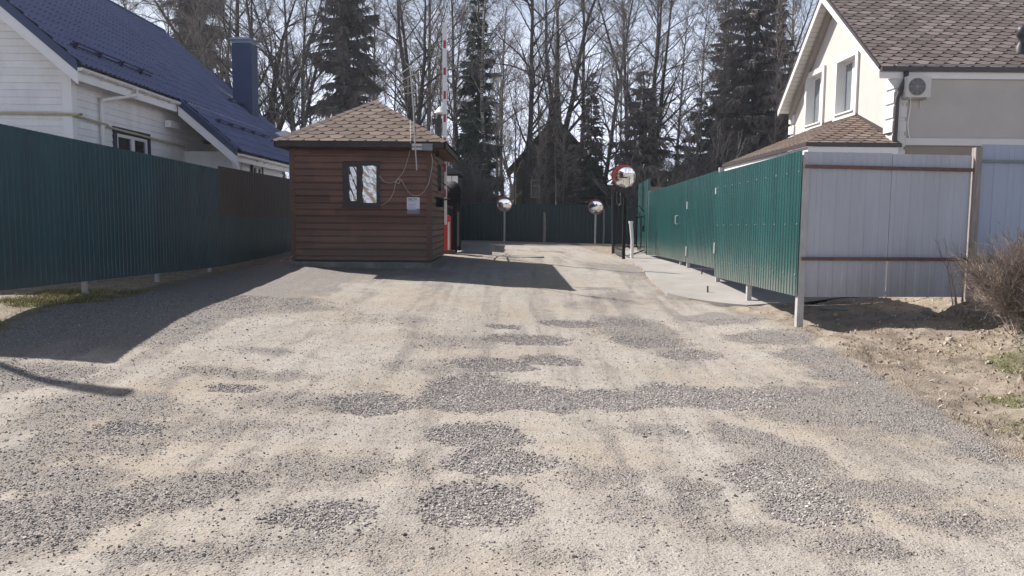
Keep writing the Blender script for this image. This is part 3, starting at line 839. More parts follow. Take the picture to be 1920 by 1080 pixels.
# ------------------------------------------------------------------ shingled roof faces
def clip_poly(poly, planes):
    for (nx_, ny_, d) in planes:
        out = []
        for i in range(len(poly)):
            a, b = poly[i], poly[(i + 1) % len(poly)]
            da, db = nx_ * a[0] + ny_ * a[1] - d, nx_ * b[0] + ny_ * b[1] - d
            if da >= 0: out.append(a)
            if (da >= 0) != (db >= 0):
                t = da / (da - db); out.append((a[0] + (b[0] - a[0]) * t, a[1] + (b[1] - a[1]) * t))
        poly = out
        if len(poly) < 3: return []
    return poly
def shingles(b, face, tab=.33, row=.145, cut=.3, seed=1, lift=.012):
    """face: convex 3-D polygon, first edge is the eave; tabs are laid up the slope"""
    r = random.Random(seed)
    P = [Vector(p) for p in face]
    O, ex = P[0], (P[1] - P[0]).normalized()
    nrm = ex.cross(P[2] - P[0]).normalized()
    if nrm.z < 0: nrm = -nrm
    ey = nrm.cross(ex)
    if ey.z < 0: ey = -ey
    q = [((p - O).dot(ex), (p - O).dot(ey)) for p in P]
    area = sum(q[i][0] * q[(i + 1) % len(q)][1] - q[(i + 1) % len(q)][0] * q[i][1] for i in range(len(q)))
    if area < 0: q = q[::-1]
    planes = []
    for i in range(len(q)):
        (ax, ay), (bx, by) = q[i], q[(i + 1) % len(q)]
        L = math.hypot(bx - ax, by - ay)
        n_ = (-(by - ay) / L, (bx - ax) / L)
        planes.append((n_[0], n_[1], n_[0] * ax + n_[1] * ay))
    x0, x1 = min(p[0] for p in q), max(p[0] for p in q)
    h = max(p[1] for p in q)
    to3 = lambda p, l: O + ex * p[0] + ey * p[1] + nrm * l
    b.add([to3(p, .001) for p in q], [tuple(range(len(q)))], .0001)
    k, y = 0, -row * .3
    while y < h:
        x = x0 - tab * (1 + .5 * (k % 2))
        while x < x1 + tab:
            w = tab
            jit = r.uniform(-.01, .01)
            c = w * cut / 2
            shape = [(x + c, y + jit), (x + w - c, y + jit), (x + w - .004, y + row * .62), (x + w - .004, y + row * 1.15), (x + .004, y + row * 1.15), (x + .004, y + row * .62)]
            pl = clip_poly(shape, planes)
            if pl:
                tone = min(1, max(.08, r.betavariate(1.3, 1.3)))
                yb = min(p[1] for p in pl)
                top = [to3(p, .004 + lift * max(0, 1 - (p[1] - y) / (row * 1.15))) for p in pl]
                n = len(top)
                b.add(top, [tuple(range(n))], tone)
                low = [to3(p, .002) for p in pl]
                for i in range(n):
                    if pl[i][1] < y + row * .64 and pl[(i + 1) % n][1] < y + row * .64:
                        b.add([low[i], low[(i + 1) % n], top[(i + 1) % n], top[i]], [(0, 1, 2, 3)], .0001)
            x += tab
        y += row; k += 1
    return b

# ------------------------------------------------------------------ timber guard hut
HY = 16.0
hx0, hx1 = at(548, 400, HY).x, at(807, 400, HY).x
hz0, hz1 = at(680, 488, HY).z, at(680, 272, HY).z
HD = 2.8
hut = thing('guard_hut', ((hx0 + hx1) / 2, HY + HD / 2, g1((hx0 + hx1) / 2, HY)), 'small brown timber guard hut with a shingled pyramid roof', 'hut')
def siding_wall(b, p0, p1, z0, z1, nrm, pitch, holes=(), depth=.018, gap=.012, prof='groove'):
    """horizontal boards between p0 and p1; holes are (s0,s1,za,zb)"""
    p0, p1, nrm = Vector((*p0, 0)), Vector((*p1, 0)), Vector((*nrm, 0))
    L = (p1 - p0).length; d = (p1 - p0) / L
    z = math.floor(z0 / pitch) * pitch
    while z < z1:
        a, c = max(z, z0), min(z + pitch, z1)
        if c - a > .005:
            cuts = [(0, L, a, c)]
            for (s0, s1, za, zb) in holes:
                if a < zb and c > za:
                    cuts = [x for (u, v, e, f) in cuts for x in ((u, min(v, s0), e, f), (max(u, s1), v, e, f)) if x[1] - x[0] > .005]
                    if a < za - .012: cuts.append((s0, s1, a, za))
                    if c > zb + .012: cuts.append((s0, s1, zb, c))
            full = (a, c)
            for (u, v, a, c) in cuts:
                A, B = p0 + d * u, p0 + d * v
                pr = [(a, 0), (a, depth * (.3 if prof == 'groove' else 1.0)), (a + gap * .4, depth), (c - gap * 1.3, depth * (1 if prof == 'groove' else .35)), (c - gap, depth * (.1 if prof == 'groove' else .2)), (c - gap, 0), (c, 0)]
                V = [A + nrm * o + Vector((0, 0, zz)) for zz, o in pr] + [B + nrm * o + Vector((0, 0, zz)) for zz, o in pr]
                n = len(pr)
                F = [(i, n + i, n + i + 1, i + 1) for i in range(n - 1)] + [tuple(range(n)), tuple(range(2 * n - 1, n - 1, -1))]
                b.add(V, F)
        z += pitch
    return b
wx0, wx1 = at(643, 345, HY).x, at(713, 345, HY).x
wz0, wz1 = at(678, 387, HY).z, at(678, 303, HY).z
b = MB()
siding_wall(b, (hx0, HY), (hx1, HY), hz0, hz1 + .12, (0, -1), .137, [(wx0 - hx0, wx1 - hx0, wz0, wz1)], .030, .022)
dz0, dz1 = hz0 + .05, hz0 + 2.0
siding_wall(b, (hx1, HY), (hx1, HY + HD), hz0, hz1 + .12, (1, 0), .137, (), .030, .022)
siding_wall(b, (hx0, HY + HD), (hx0, HY), hz0, hz1 + .12, (-1, 0), .137)
siding_wall(b, (hx1, HY + HD), (hx0, HY + HD), hz0, hz1 + .12, (0, 1), .137)
b.build('wall', M['hut_siding'], hut)
for x, y in ((hx0, HY), (hx1, HY), (hx0, HY + HD), (hx1, HY + HD)):
    b = MB(); sx, sy = (-1 if x == hx0 else 1), (-1 if y == HY else 1)
    b.box((x + sx * .036, y - sy * .07, hz0), (x + sx * .003, y + sy * .038, hz1 + .1))
    b.box((x - sx * .075, y + sy * .036, hz0), (x + sx * .0355, y + sy * .003, hz1 + .1))
    b.build('corner_board', M['hut_trim'], hut)
b = MB(); b.box((hx0 + .01, HY + .01, hz0 - .02), (hx1 - .01, HY + HD - .01, hz0 + .06)); b.build('sill_beam', M['dark_metal'], hut)
b = MB()
pzf = g1(-3, 15.7) - .25
b.box((hx0 - .05, HY - .10, pzf), (hx1 + .02, HY + HD, hz0 - .03)); b.build('plinth', M['old_concrete'], hut)
# window
fr = MB()
yo = HY - .040
def frame(b, x0, x1, z0, z1, w, y0, y1):
    b.box((x0, y0, z0), (x0 + w, y1, z1)); b.box((x1 - w, y0, z0), (x1, y1, z1))
    b.box((x0 + w, y0, z0), (x1 - w, y1, z0 + w)); b.box((x0 + w, y0, z1 - w), (x1 - w, y1, z1))
frame(fr, wx0, wx1, wz0, wz1, .075, yo, HY + .08)
xm_ = at(674, 345, HY).x
fr.box((xm_ - .055, yo + .003, wz0 + .075), (xm_ + .055, HY + .08, wz1 - .075))
fr.box((wx0 + .075, yo + .005, wz0 + .075), (wx0 + .125, HY + .08, wz1 - .075))
fr.box((wx0 + .125, yo + .006, wz1 - .105), (xm_ - .055, HY + .08, wz1 - .075)); fr.box((wx0 + .125, yo + .006, wz0 + .075), (xm_ - .055, HY + .08, wz0 + .11))
fr.box((wx0 - .02, HY - .06, wz0 - .035), (wx1 + .02, HY + .02, wz0 - .001))
wnd = fr.build('window', M['dark_frame'], hut)
for a, c in ((wx0 + .12, xm_ - .05), (xm_ + .05, wx1 - .07)):
    q = MB()
    n1_, n2_ = 10, 26
    V = [(a + (c - a) * i / n1_, HY + .025 + .006 * math.sin(i * 1.9 + j * 1.3) * math.sin(j * .7 + i), wz0 + .07 + (wz1 - wz0 - .14) * j / n2_) for j in range(n2_ + 1) for i in range(n1_ + 1)]
    q.add(V, [(j * (n1_ + 1) + i, j * (n1_ + 1) + i + 1, (j + 1) * (n1_ + 1) + i + 1, (j + 1) * (n1_ + 1) + i) for j in range(n2_) for i in range(n1_)])
    q.build('pane', M['film'], wnd, smooth=True)
# door on the right side
b = MB(); yd0, yd1 = HY + 1.15, HY + 2.0
b.box((hx1 + .018, yd0, hz1 - .95), (hx1 + .04, yd1, hz1 - .2)); ov = b.build('side_window', M['hut_trim'], hut)
b = MB(); b.box((hx1 + .041, yd0 + .08, hz1 - .87), (hx1 + .046, yd1 - .08, hz1 - .28)); b.build('pane', M['dark_glass'], ov)
# roof
ey0, ey1 = HY - .45, HY + HD + .45
ex0, ex1 = at(511, 265, ey0).x, at(837, 265, ey0).x
ez = at(675, 265, ey0).z
ap = at(690, 189, (ey0 + ey1) / 2)
ap = Vector(((ex0 + ex1) / 2, (ey0 + ey1) / 2, ap.z))
cs = [Vector((ex0, ey0, ez)), Vector((ex1, ey0, ez)), Vector((ex1, ey1, ez)), Vector((ex0, ey1, ez))]
b = MB()
for i in range(4):
    shingles(b, [cs[i], cs[(i + 1) % 4], ap], .31, .172, .5, 3 + i, .007)
roof = b.build('roof', M['shingle_brown'], hut)
b = MB()
for i in range(4):   # hip caps
    n = 12
    for k in range(n):
        t0, t1 = k / n, (k + 1.12) / n
        A, B = cs[i].lerp(ap, t0), cs[i].lerp(ap, min(1, t1))
        dirv = (B - A).normalized()
        sd = dirv.cross(Vector((0, 0, 1))).normalized()
        up = sd.cross(dirv)
        l0, l1 = .026, .014
        V = [A + up * l0, A - sd * .10 + up * (l0 - .045), B - sd * .10 + up * (l1 - .045), B + up * l1, A + sd * .10 + up * (l0 - .045), B + sd * .10 + up * (l1 - .045)]
        b.add(V, [(0, 1, 2, 3), (0, 3, 5, 4)], random.uniform(.2, .8))
b.build('ridge_cap', M['shingle_brown'], roof)
b = MB()
fz0 = ez - .15
for i in range(4):
    A, B = cs[i], cs[(i + 1) % 4]
    d = (B - A).normalized(); nn = Vector((d.y, -d.x, 0))
    b.prism([A - nn * .02 + d * .02 + Vector((0, 0, -.004)), B - nn * .02 - d * .02 + Vector((0, 0, -.004)), B - nn * .02 - d * .02 + Vector((0, 0, -.112)), A - nn * .02 + d * .02 + Vector((0, 0, -.112))], -nn * .025)
b.build('fascia', M['hut_fascia'], hut)
b = MB()
b.add([Vector((ex0 + .05, ey0 + .05, fz0 + .03)), Vector((ex1 - .05, ey0 + .05, fz0 + .03)), Vector((ex1 - .05, ey1 - .05, fz0 + .03)), Vector((ex0 + .05, ey1 - .05, fz0 + .03))], [(3, 2, 1, 0)])
b.build('soffit', M['hut_trim'], hut)

# things on the hut
def text_mesh(s, size, loc, m, parent, name='lettering', ext=.0008, bold=True):
    c = bpy.data.curves.new(name, 'FONT')
    c.body = s; c.size = size; c.extrude = ext; c.align_x = 'LEFT'
    if bold: c.offset = size * .018
    o = bpy.data.objects.new('tmp_text', c)
    COL.objects.link(o)
    dg = bpy.context.evaluated_depsgraph_get()
    me = bpy.data.meshes.new_from_object(o.evaluated_get(dg))
    bpy.data.objects.remove(o)
    off = wloc(parent)
    for v in me.vertices:
        x, y, z = v.co
        v.co = (loc[0] + x - off.x, loc[1] - z - off.y, loc[2] + y - off.z)
    me.materials.clear(); me.materials.append(m)
    ob = bpy.data.objects.new(name, me)
    COL.objects.link(ob); ob.parent = parent; WLOC[ob.name] = Vector(off)
    return ob
sy = HY - .031
s0, s1 = at(763, 370, sy), at(787, 401, sy)
sg = thing('sign', ((s0.x + s1.x) / 2, sy, s1.z), 'small white security notice with dark lettering on the hut front', 'sign')
b = MB(); zs = s1.z + (s0.z - s1.z) * .31
b.box((s0.x, sy - .010, zs), (s1.x, sy, s0.z)); b.build('white_panel', M['sign_white'], sg)
b = MB(); b.box((s0.x, sy - .010, s1.z), (s1.x, sy, zs - .0005)); b.build('slate_band', M['sign_slate'], sg)
W, H = s1.x - s0.x, s0.z - s1.z
text_mesh('DELTA', H * .185, (s0.x + W * .08, sy - .0105, s1.z + H * .81), M['sign_ink'], sg)
b = MB(); b.box((s0.x + W * .1, sy - .012, s1.z + H * .735), (s0.x + W * .72, sy - .0098, s1.z + H * .755)); b.build('red_line', M['sign_red'], sg)
b = MB()
for k, (w_, yy) in enumerate(((.66, .565), (.48, .465), (.62, .385))):
    x = .1
    while x < .1 + w_ - .05:
        c = random.uniform(.035, .06); b.box((s0.x + W * x, sy - .012, s1.z + H * yy), (s0.x + W * (x + c), sy - .0098, s1.z + H * (yy + .04))); x += c + .014
b.build('small_print', M['sign_blue'], sg)
b = MB(); x = .08
for c in (.07, .03, .12, .02, .13, .02, .09, .02, .09):
    if c > .03: b.box((s0.x + W * x, sy - .012, s1.z + H * .23), (s0.x + W * (x + c), sy - .0098, s1.z + H * .275))
    x += c + .012
b.build('number_line', M['sign_pale'], sg)
# plate on the fascia
py = ey0 - .012
p0, p1 = at(772, 269, py), at(811, 282, py)
pl = thing('plate', ((p0.x + p1.x) / 2, py, p1.z), 'grey metal plate with two pale strips on the hut eave', 'plate')
b = MB(); b.box((p0.x, py - .012, p1.z), (p1.x, py + .008, p0.z)); b.build('backing', M['grey_plate'], pl)
for va, vb in ((269.6, 273.6), (277, 281)):
    b = MB(); q0, q1 = at(772.5, va, py), at(791, vb, py); b.box((q0.x, py - .016, q1.z), (q1.x, py - .0125, q0.z)); b.build('strip', M['light_plate'], pl)
# antenna
an_b = at(781, 319, ey0 - .03)
an = thing('antenna', an_b, 'thin pale television aerial on a long mast by the hut eave', 'antenna')
y_a = ey0 - .035
b = MB()
mt_ = [at(781.5, 319, y_a), at(778, 268, y_a), at(775, 200, y_a), at(769, 128, y_a)]
b.tube(mt_, .013, 6); b.build('mast', M['galv'], an)
b = MB()
def el(u0, v0, u1, v1, r=.007, dy0=0, dy1=0):
    A, B = at(u0, v0, y_a), at(u1, v1, y_a)
    b.tube([A + Vector((0, dy0, 0)), B + Vector((0, dy1, 0))], r, 5)
el(748, 140, 788, 113, .009); el(754, 150, 783, 137, .008); el(757, 164, 781, 158); el(758, 176, 782, 172); el(769, 128, 791, 129, .009); el(763, 122, 776, 132, .007, -.2, .2); el(771, 117, 786, 112, .007, -.2, .2)
el(750, 133, 757, 146, .006, -.15, .15); el(779, 170, 786, 165); el(782, 170, 782, 184); el(765, 145, 765, 180, .006)
b.build('element', M['galv'], an)
# cables on the front
cb = thing('cable', at(745, 340, HY), 'pale loose cable looped across the hut front', 'cable')
yc = HY - .05
def curve(ctrl, n=6):
    P = [Vector(p) for p in ctrl]
    out = []
    for i in range(len(P) - 1):
        a, b_, c, d = P[max(i - 1, 0)], P[i], P[i + 1], P[min(i + 2, len(P) - 1)]
        for k in range(n):
            t = k / n
            out.append(.5 * ((2 * b_) + (c - a) * t + (2 * a - 5 * b_ + 4 * c - d) * t * t + (3 * b_ - a - 3 * c + d) * t ** 3))
    out.append(P[-1])
    return out
def strand(px, nm='strand', r=.008):
    b = MB(); b.tube(curve([at(u, v, yc) for u, v in px]), r, 5); b.build(nm, M['cable'], cb)
strand([(770, 276), (764, 300), (756, 322), (745, 336), (743, 341), (748, 344), (750, 338), (746, 335), (742, 342), (738, 360), (728, 377), (714, 385)])
strand([(711, 329), (720, 340), (732, 343), (742, 340), (750, 335), (757, 345), (766, 360), (778, 367), (791, 363), (802, 348), (808, 325), (811, 300), (808, 288)])
b = MB(); b.tube([at(769, 225, ey0 + .7), at(769.5, 245, ey0 + .3), at(770, 268, ey0 - .03), at(770, 276, yc)], .006, 5); b.build('strand', M['cable'], cb)
# lantern under the eave, box, arm
b = MB(); q = at(822, 288, HY + .2)
sc = thing('security_camera', q, 'small dark camera under the right eave of the hut', 'camera')
b.tube([(hx1 + .12, HY + .3, q.z + .09), (hx1 + .12, HY + .3, q.z + .02)], .015, 6); b.build('bracket', M['black_metal'], sc)
b = MB(); b.tube([(hx1 + .13, HY + .12, q.z - .03), (hx1 + .12, HY + .42, q.z + .02)], [.045, .04], 10); b.build('body', M['black_metal'], sc)
mx = thing('mailbox', (hx1 + .1, HY + 1.2, at(826, 388, HY + 1.2).z), 'black box fixed to the right side of the hut', 'box')
b = MB(); q0 = at(820, 388, HY + 1.1); q1 = at(833, 373, HY + 1.1)
b.box((hx1 + .02, HY + 1.0, q0.z), (hx1 + .17, HY + 1.3, q1.z)); b.build('case', M['black_metal'], mx)
b = MB(); b.prism([(hx1 + .02, HY + .98, q1.z + .002), (hx1 + .19, HY + .98, q1.z + .002), (hx1 + .02, HY + .98, q1.z + .05)], (0, .34, 0)); b.build('lid', M['black_metal'], mx)
# mirror seen from behind on two rods
rm = thing('traffic_mirror', at(842, 365, 20.2), 'black backed mirror held on two rods off the right side of the hut', 'mirror')
q = at(846, 363, 20.3)
b = MB(); Mx = Matrix.Translation(q) @ Matrix.Rotation(R(-90), 4, 'X') @ Matrix.Rotation(R(38), 4, 'Y')
b.lathe([(.001, -.12), (.12, -.11), (.24, -.06), (.32, .0), (.33, .03), (.31, .03)], Mx, 24); bk = b.build('shell', M['black_metal'], rm, smooth=True)
b = MB(); b.lathe([(.31, .025), (.2, .06), (.1, .075), (.001, .08)], Mx, 24); b.build('reflector', M['mirror'], rm, smooth=True)
b = MB(); b.tube([at(818, 334, HY + 1.6), at(842, 352, 20.2)], .018, 6); b.build('rod', M['black_metal'], rm)
b = MB(); b.tube([at(830, 375, HY + 2.5), at(844, 373, 20.2)], .018, 6); b.build('rod', M['black_metal'], rm)
# loose cable on the ground by the hut corner
b = MB(); b.tube(curve([gp(524, 492) + Vector((0, 0, .02)), gp(535, 489) + Vector((0, 0, .02)), at(543, 485, 15.85), at(548, 480, 15.9)]), .012, 5)
tag(b.build('cable', M['cable']), 'short pale cable end lying at the left foot of the hut', 'cable')

# ------------------------------------------------------------------ barrier
BY = 19.5
bp = at(837, 470, BY)
br = thing('road_barrier', (bp.x, BY, g1(bp.x, BY)), 'red barrier gate with its red and white boom raised upright', 'barrier')
zg = at(837, 470, BY).z; zt_ = at(837, 403, BY).z
x0, x1 = at(830, 440, BY).x, at(843.5, 440, BY).x
b = MB()
pts = [(x0, zg), (x1, zg), (x1, zt_ - .05)] + [((x0 + x1) / 2 + (x1 - x0) / 2 * math.cos(t), zt_ - .07 + .07 * math.sin(t)) for t in np.linspace(0.3, math.pi - .3, 7)] + [(x0, zt_ - .05)]
b.prism([(x, BY, z) for x, z in pts], (0, .36, 0)); b.build('cabinet', M['red_paint'], br)
b = MB(); b.box((at(839.5, 430, BY).x, BY - .006, at(840, 469, BY).z), (at(843, 430, BY).x, BY - .001, at(840, 416, BY).z)); b.build('white_panel', M['white_pvc'], br)
b = MB(); b.box((x0 - .02, BY - .08, zg - .2), (x1 + .10, BY + .45, zg - .005)); b.build('footing', M['rust'], br)
b = MB()
A, B = at(834.2, 421, BY - .06), at(833.6, 42, BY - .06)
b.beam(A, B, .105, .045, (0, 1, 0)); bo = b.build('boom', M['white_pvc'], br)
for va, vb in ((76, 91), (127, 141), (171, 186), (214, 229), (258, 272), (307, 322), (355, 370)):
    b = MB(); b.beam(at(833.9, va, BY - .06), at(833.9, vb, BY - .06), .062, .049, (0, 1, 0)); b.build('red_band', M['stripe_red'], bo)

# ------------------------------------------------------------------ gates
def scroll(b, P, r=.012):
    b.tube(P, r, 5, cap=True)
rg = thing('metal_gate', at(1149, 477, 25), 'black barred gate leaf open at the right of the road, under the large mirror', 'gate')
G0, G1_ = at(1149, 477, 25.2), at(1169, 485, 21.6)
def gpt(t, z): return Vector((lerp(G0.x, G1_.x, t), lerp(G0.y, G1_.y, t), z))
za, zb_ = at(1149, 357, 25.2).z, at(1149, 462, 25.2).z
zbot = G0.z + .06
b = MB()
V = [gpt(0, zb_), gpt(1, zb_), gpt(1, za), gpt(.5, za + .12), gpt(0, za)]
nn = Vector((1, 0, 0))
b = MB()
for t in np.linspace(0.02, .98, 15): b.tube([gpt(t, zbot), gpt(t, za + .12 * math.sin(t * math.pi))], .008, 5)
b.build('bar', M['black_metal'], rg)
b = MB(); b.beam(gpt(0, zbot), gpt(1, zbot), .03, .03); b.beam(gpt(0, zb_), gpt(1, zb_), .03, .03); b.build('rail', M['black_metal'], rg)
for t, zz in ((0, za), (1, za - .35)):
    b = MB(); p = gpt(t, 0); b.box((p.x - .04, p.y - .04, g1(p.x, p.y) - .2), (p.x + .04, p.y + .04, zz)); b.build('post', M['black_metal'], rg)
# wicket with scrollwork
wg = thing('wicket_gate', at(1196, 470, 23.6), 'black wrought iron wicket with curled bars in front of the green leaf', 'gate')
b = MB()
YW = 23.6
w = lambda u, v, dy=0: at(u, v, YW + dy)
for u, v0, v1 in ((1193, 406, 462), (1202, 404, 460), (1208, 403, 466)):
    b.tube([w(u, v0), w(u, v1)], .016, 5)
b.build('bar', M['black_metal'], wg)
b = MB()
b.tube(curve([w(1191, 385), w(1199, 387), (w(1204, 393)), w(1210, 396), w(1212, 394)]), .016, 5)
b.tube(curve([w(1192, 396), w(1197, 398), w(1199, 403), w(1196, 408)]), .014, 5)
b.tube(curve([w(1191, 409), w(1200, 407), w(1210, 404)]), .018, 5)
b.tube(curve([w(1193, 452), w(1195, 464), w(1200, 466), w(1202, 452)]), .014, 5)
b.tube(curve([w(1177, 452), w(1178, 463), w(1183, 466)]), .014, 5)
b.build('scroll', M['black_metal'], wg)
b = MB(); b.beam(w(1170, 463, -.3), w(1210, 463), .03, .03); b.beam(w(1170, 482, -1.5), w(1206, 470), .03, .03); b.build('rail', M['black_metal'], wg)
b = MB(); q0, q1 = w(1204, 434), w(1211, 424); b.box((q0.x, YW - .04, q0.z), (q1.x, YW + .04, q1.z)); b.build('lock_box', M['black_metal'], wg)
b = MB(); p = w(1211, 475); b.box((p.x - .03, YW - .03, p.z - .2), (p.x + .03, YW + .03, w(1211, 392).z)); b.build('post', M['black_metal'], wg)
# fixed latch and scroll on the green fence
# left leaf by the hut
lg = thing('metal_gate', at(855, 470, 22), 'dark gate leaf with curled top beside the barrier', 'gate')
L0, L1 = at(853, 474, 20.6), at(861, 463, 25.2)
sf = thing('metal_fence', (-2.45, 30, g1(-2.4, 30)), 'dark sheet fence leading away behind the left gate leaf', 'fence')
sheet((-2.45, 25.6), (-2.45, 30.4), g1(-2.4, 26), g1(-2.4, 26) + 2.45, g1(-2.4, 30), g1(-2.4, 30) + 2.45, (1, 0)).build('sheet_panel', M['fence_dark'], sf)
sheet((-2.45, 30.42), (-2.45, 35.4), g1(-2.4, 30), g1(-2.4, 30) + 2.4, g1(-2.4, 35), g1(-2.4, 35) + 2.4, (1, 0)).build('sheet_panel', M['fence_dark'], sf)
for y in (25.6, 30.4, 35.4):
    b = MB(); b.box((-2.53, y - .03, g1(-2.4, y) - .2), (-2.465, y + .03, g1(-2.4, y) + 2.4)); b.build('post', M['dark_metal'], sf)
def lpt(t, z): return Vector((lerp(L0.x, L1.x, t), lerp(L0.y, L1.y, t), z))
lz0, lz1, lz2 = L0.z + .05, at(853, 352, 20.6).z, at(853, 395, 20.6).z
b = MB(); b.prism([lpt(.03, lz0), lpt(.97, lz0), lpt(.97, lz2), lpt(.03, lz2)], (.004, 0, 0)); b.build('sheet_panel', M['dark_metal'], lg)
b = MB()
for t in np.linspace(.08, .92, 8): b.tube([lpt(t, lz2), lpt(t, lz2 + .45 - .2 * abs(t - .5))], .012, 5)
b.build('bar', M['black_metal'], lg)
b = MB(); b.tube(curve([lpt(.0, lz2 + .3), lpt(.25, lz2 + .55), lpt(.5, lz2 + .42), lpt(.75, lz2 + .55), lpt(1, lz2 + .3)]), .018, 5)
b.tube(curve([lpt(1, lz2 + .1), lpt(1.05, lz2 + .25), lpt(1.12, lz2 + .2), lpt(1.1, lz2 + .08)]), .016, 5)
b.build('scroll', M['black_metal'], lg)
for t, zz in ((0, lz1 + .05), (1, lz2 + .4)):
    p = lpt(t, 0); b = MB(); b.box((p.x - .055, p.y - .055, g1(p.x, p.y) - .2), (p.x + .055, p.y + .055, zz)); b.lathe([(.075, zz), (.06, zz + .05), (.03, zz + .09), (.001, zz + .12)], Matrix.Translation((p.x, p.y, 0)), 10); b.build('post', M['black_metal'], lg)
sp_ = thing('metal_fence', at(848, 470, 20.7), 'short slate blue sheet panel between the barrier and the left gate post', 'fence')
q0, q1 = at(836, 474, 20.75), at(853, 392, 20.75)
sheet((q0.x - 2.2, 20.75), (q1.x, 20.75), q0.z, q1.z + .3, q0.z, q1.z, (0, -1)).build('sheet_panel', M['fence_dark'], sp_)
b = MB(); b.beam((q0.x - 2.2, 20.8, q0.z + .6), (q1.x, 20.8, q0.z + .6), .04, .04); b.build('rail', M['black_metal'], sp_)

# ------------------------------------------------------------------ mirrors on poles
def traffic_mirror(u, v, Y, dia, pole_v, yaw, tilt, label, rim, group=None, pole=True, hood_turn=0):
    c = at(u, v, Y)
    t = thing('traffic_mirror', (c.x, Y, g1(c.x, Y)), label, 'mirror', group)
    r = dia / 2
    Mx = Matrix.Translation(c) @ Matrix.Rotation(R(yaw), 4, 'Z') @ Matrix.Rotation(R(90 + tilt), 4, 'X')
    b = MB()
    b.lathe([(.001, -.10), (r * .5, -.09), (r * .92, -.03), (r * 1.0, .02), (r * .99, .05), (r * .972, .048), (r * .96, .01)], Mx, 40); b.build('rim', M['rim_pale'], t, smooth=True)
    b = MB()
    Rr = r * .968; sag = .15 * Rr
    rad = (Rr * Rr + sag * sag) / (2 * sag)
    prof = [(Rr * k / 14, math.sqrt(rad * rad - (Rr * k / 14) ** 2) - (rad - sag) + .015) for k in range(14, 0, -1)] + [(.001, sag + .015)]
    b.lathe(prof, Mx, 40); b.build('reflector', M['mirror'], t, smooth=True)
    # hood over the upper rim
    b = MB()
    n = 18
    V, F = [], []
    for k in range(n + 1):
        a = R(14 + hood_turn + 172 * k / n)
        w_ = math.sin(math.pi * k / n)
        d = .26 * w_
        for rr, zz in ((r * 1.0, .0), (r * (1.015 + .06 * w_), .05 + d), (r * (1.025 + .06 * w_), .05 + d), (r * 1.015, .0)):
            V.append(Mx @ Vector((rr * math.cos(a), rr * math.sin(a), zz)))
    for k in range(n):
        for j in range(4):
            F.append((k * 4 + j, k * 4 + (j + 1) % 4, k * 4 + 4 + (j + 1) % 4, k * 4 + 4 + j))
    b.add(V, F); b.build('hood', rim, t, smooth=False)
    if pole:
        b = MB(); y2 = Y + .13
        b.tube([(c.x, y2, g1(c.x, y2) - .2), (c.x, y2, c.z + .1)], .045, 10); b.build('pole', M['galv'], t)
        b = MB(); b.box((c.x - .05, Y + .05, c.z - .06), (c.x + .05, Y + .19, c.z + .06)); b.build('bracket', M['galv'], t)
    return t
traffic_mirror(946, 383, 39.5, .76, 450, 4, 4, 'round mirror with faded rim on the pole left of the far road end', M['red_faded'])
traffic_mirror(1117.5, 388, 39.0, .76, 455, -14, 6, 'round mirror with bright red hood on the pole right of the far road end', M['red_paint'], None, True, -24)
t = traffic_mirror(1171, 331, 24.6, .73, 477, -18, 8, 'large round mirror with red hood mounted above the right gate leaf', M['red_paint'], None, False, 28)
b = MB(); b.tube([at(1149, 477, 24.9), at(1149, 356, 24.9), ], .035, 8); b.build('pole', M['dark_metal'], t)
b = MB(); b.tube([at(1144, 360, 24.9), at(1160, 358, 24.9), at(1172, 354, 24.85), at(1172, 340, 24.8)], .022, 6); b.build('bracket', M['dark_metal'], t)
b = MB(); b.tube(curve([at(1156, 358, 24.9), at(1156, 376, 24.9), at(1160, 385, 24.9), at(1164, 378, 24.9), at(1163, 360, 24.9)]), .014, 5); b.build('cable', M['light_plate'], t)
# white plastic post beside the path
wp_ = gp(1185, 488)
o = thing('bollard', wp_, 'slim white post standing at the left edge of the concrete path', 'post')
Yb = wp_.y
b = MB(); b.tube([wp_ + Vector((0, 0, -.05)), at(1185.5, 450, Yb), at(1183.5, 423, Yb), at(1183, 415, Yb)], [.045, .045, .05, .055], 10); b.build('shaft', M['white_pvc'], o)
b = MB(); b.tube([at(1183, 419, Yb), at(1183, 414.5, Yb)], [.062, .066], 12); b.build('cap', M['white_pvc'], o)
for (u, v, v2, lab) in ((1327, 554, 536, 'short rusty stake standing alone on the concrete path'), (1316, 519, 504, 'thin rusty rod standing close under the green fence')):
    p = gp(u, v)
    b = MB(); b.tube([p + Vector((0, 0, -.1)), at(u, v2, p.y)], .016, 8); tag(b.build('stake', M['rust']), lab, 'stake')

# ------------------------------------------------------------------ white house on the left
HYL = 15.4
hX = -8.73
ex_ = -8.34
ezl = at(158, 124, 14.95).z
slope = .857
rXl = ex_ - 4.38
rzl = ezl + 4.38 * slope
YE = 28.6
Y19 = 8.34 * 1440 / 620
lowX, lowZ = ex_ + 1.44, ezl - 1.44 * slope
wh = thing('white_house', (-11, 21, g1(-8, 20)), 'white boarded house with a dark blue metal tile roof', 'house')
zb0 = .2
wz = lambda x: ezl - .06 + (ex_ - x) * slope if x > rXl else rzl - .06 - (rXl - x) * slope
b = MB()
s_w = atx(210, 262, hX), atx(279, 262, hX)
wyl = (s_w[0].y, s_w[1].y)
wtop = atx(210, 236, hX).z
siding_wall(b, (hX, HYL), (hX, YE - .4), zb0, ezl + .25, (1, 0), .14, [(wyl[0] - HYL, wyl[1] - HYL, wtop - 1.35, wtop)], .022, .012, 'lap')
b.build('wall', M['white_siding'], wh)
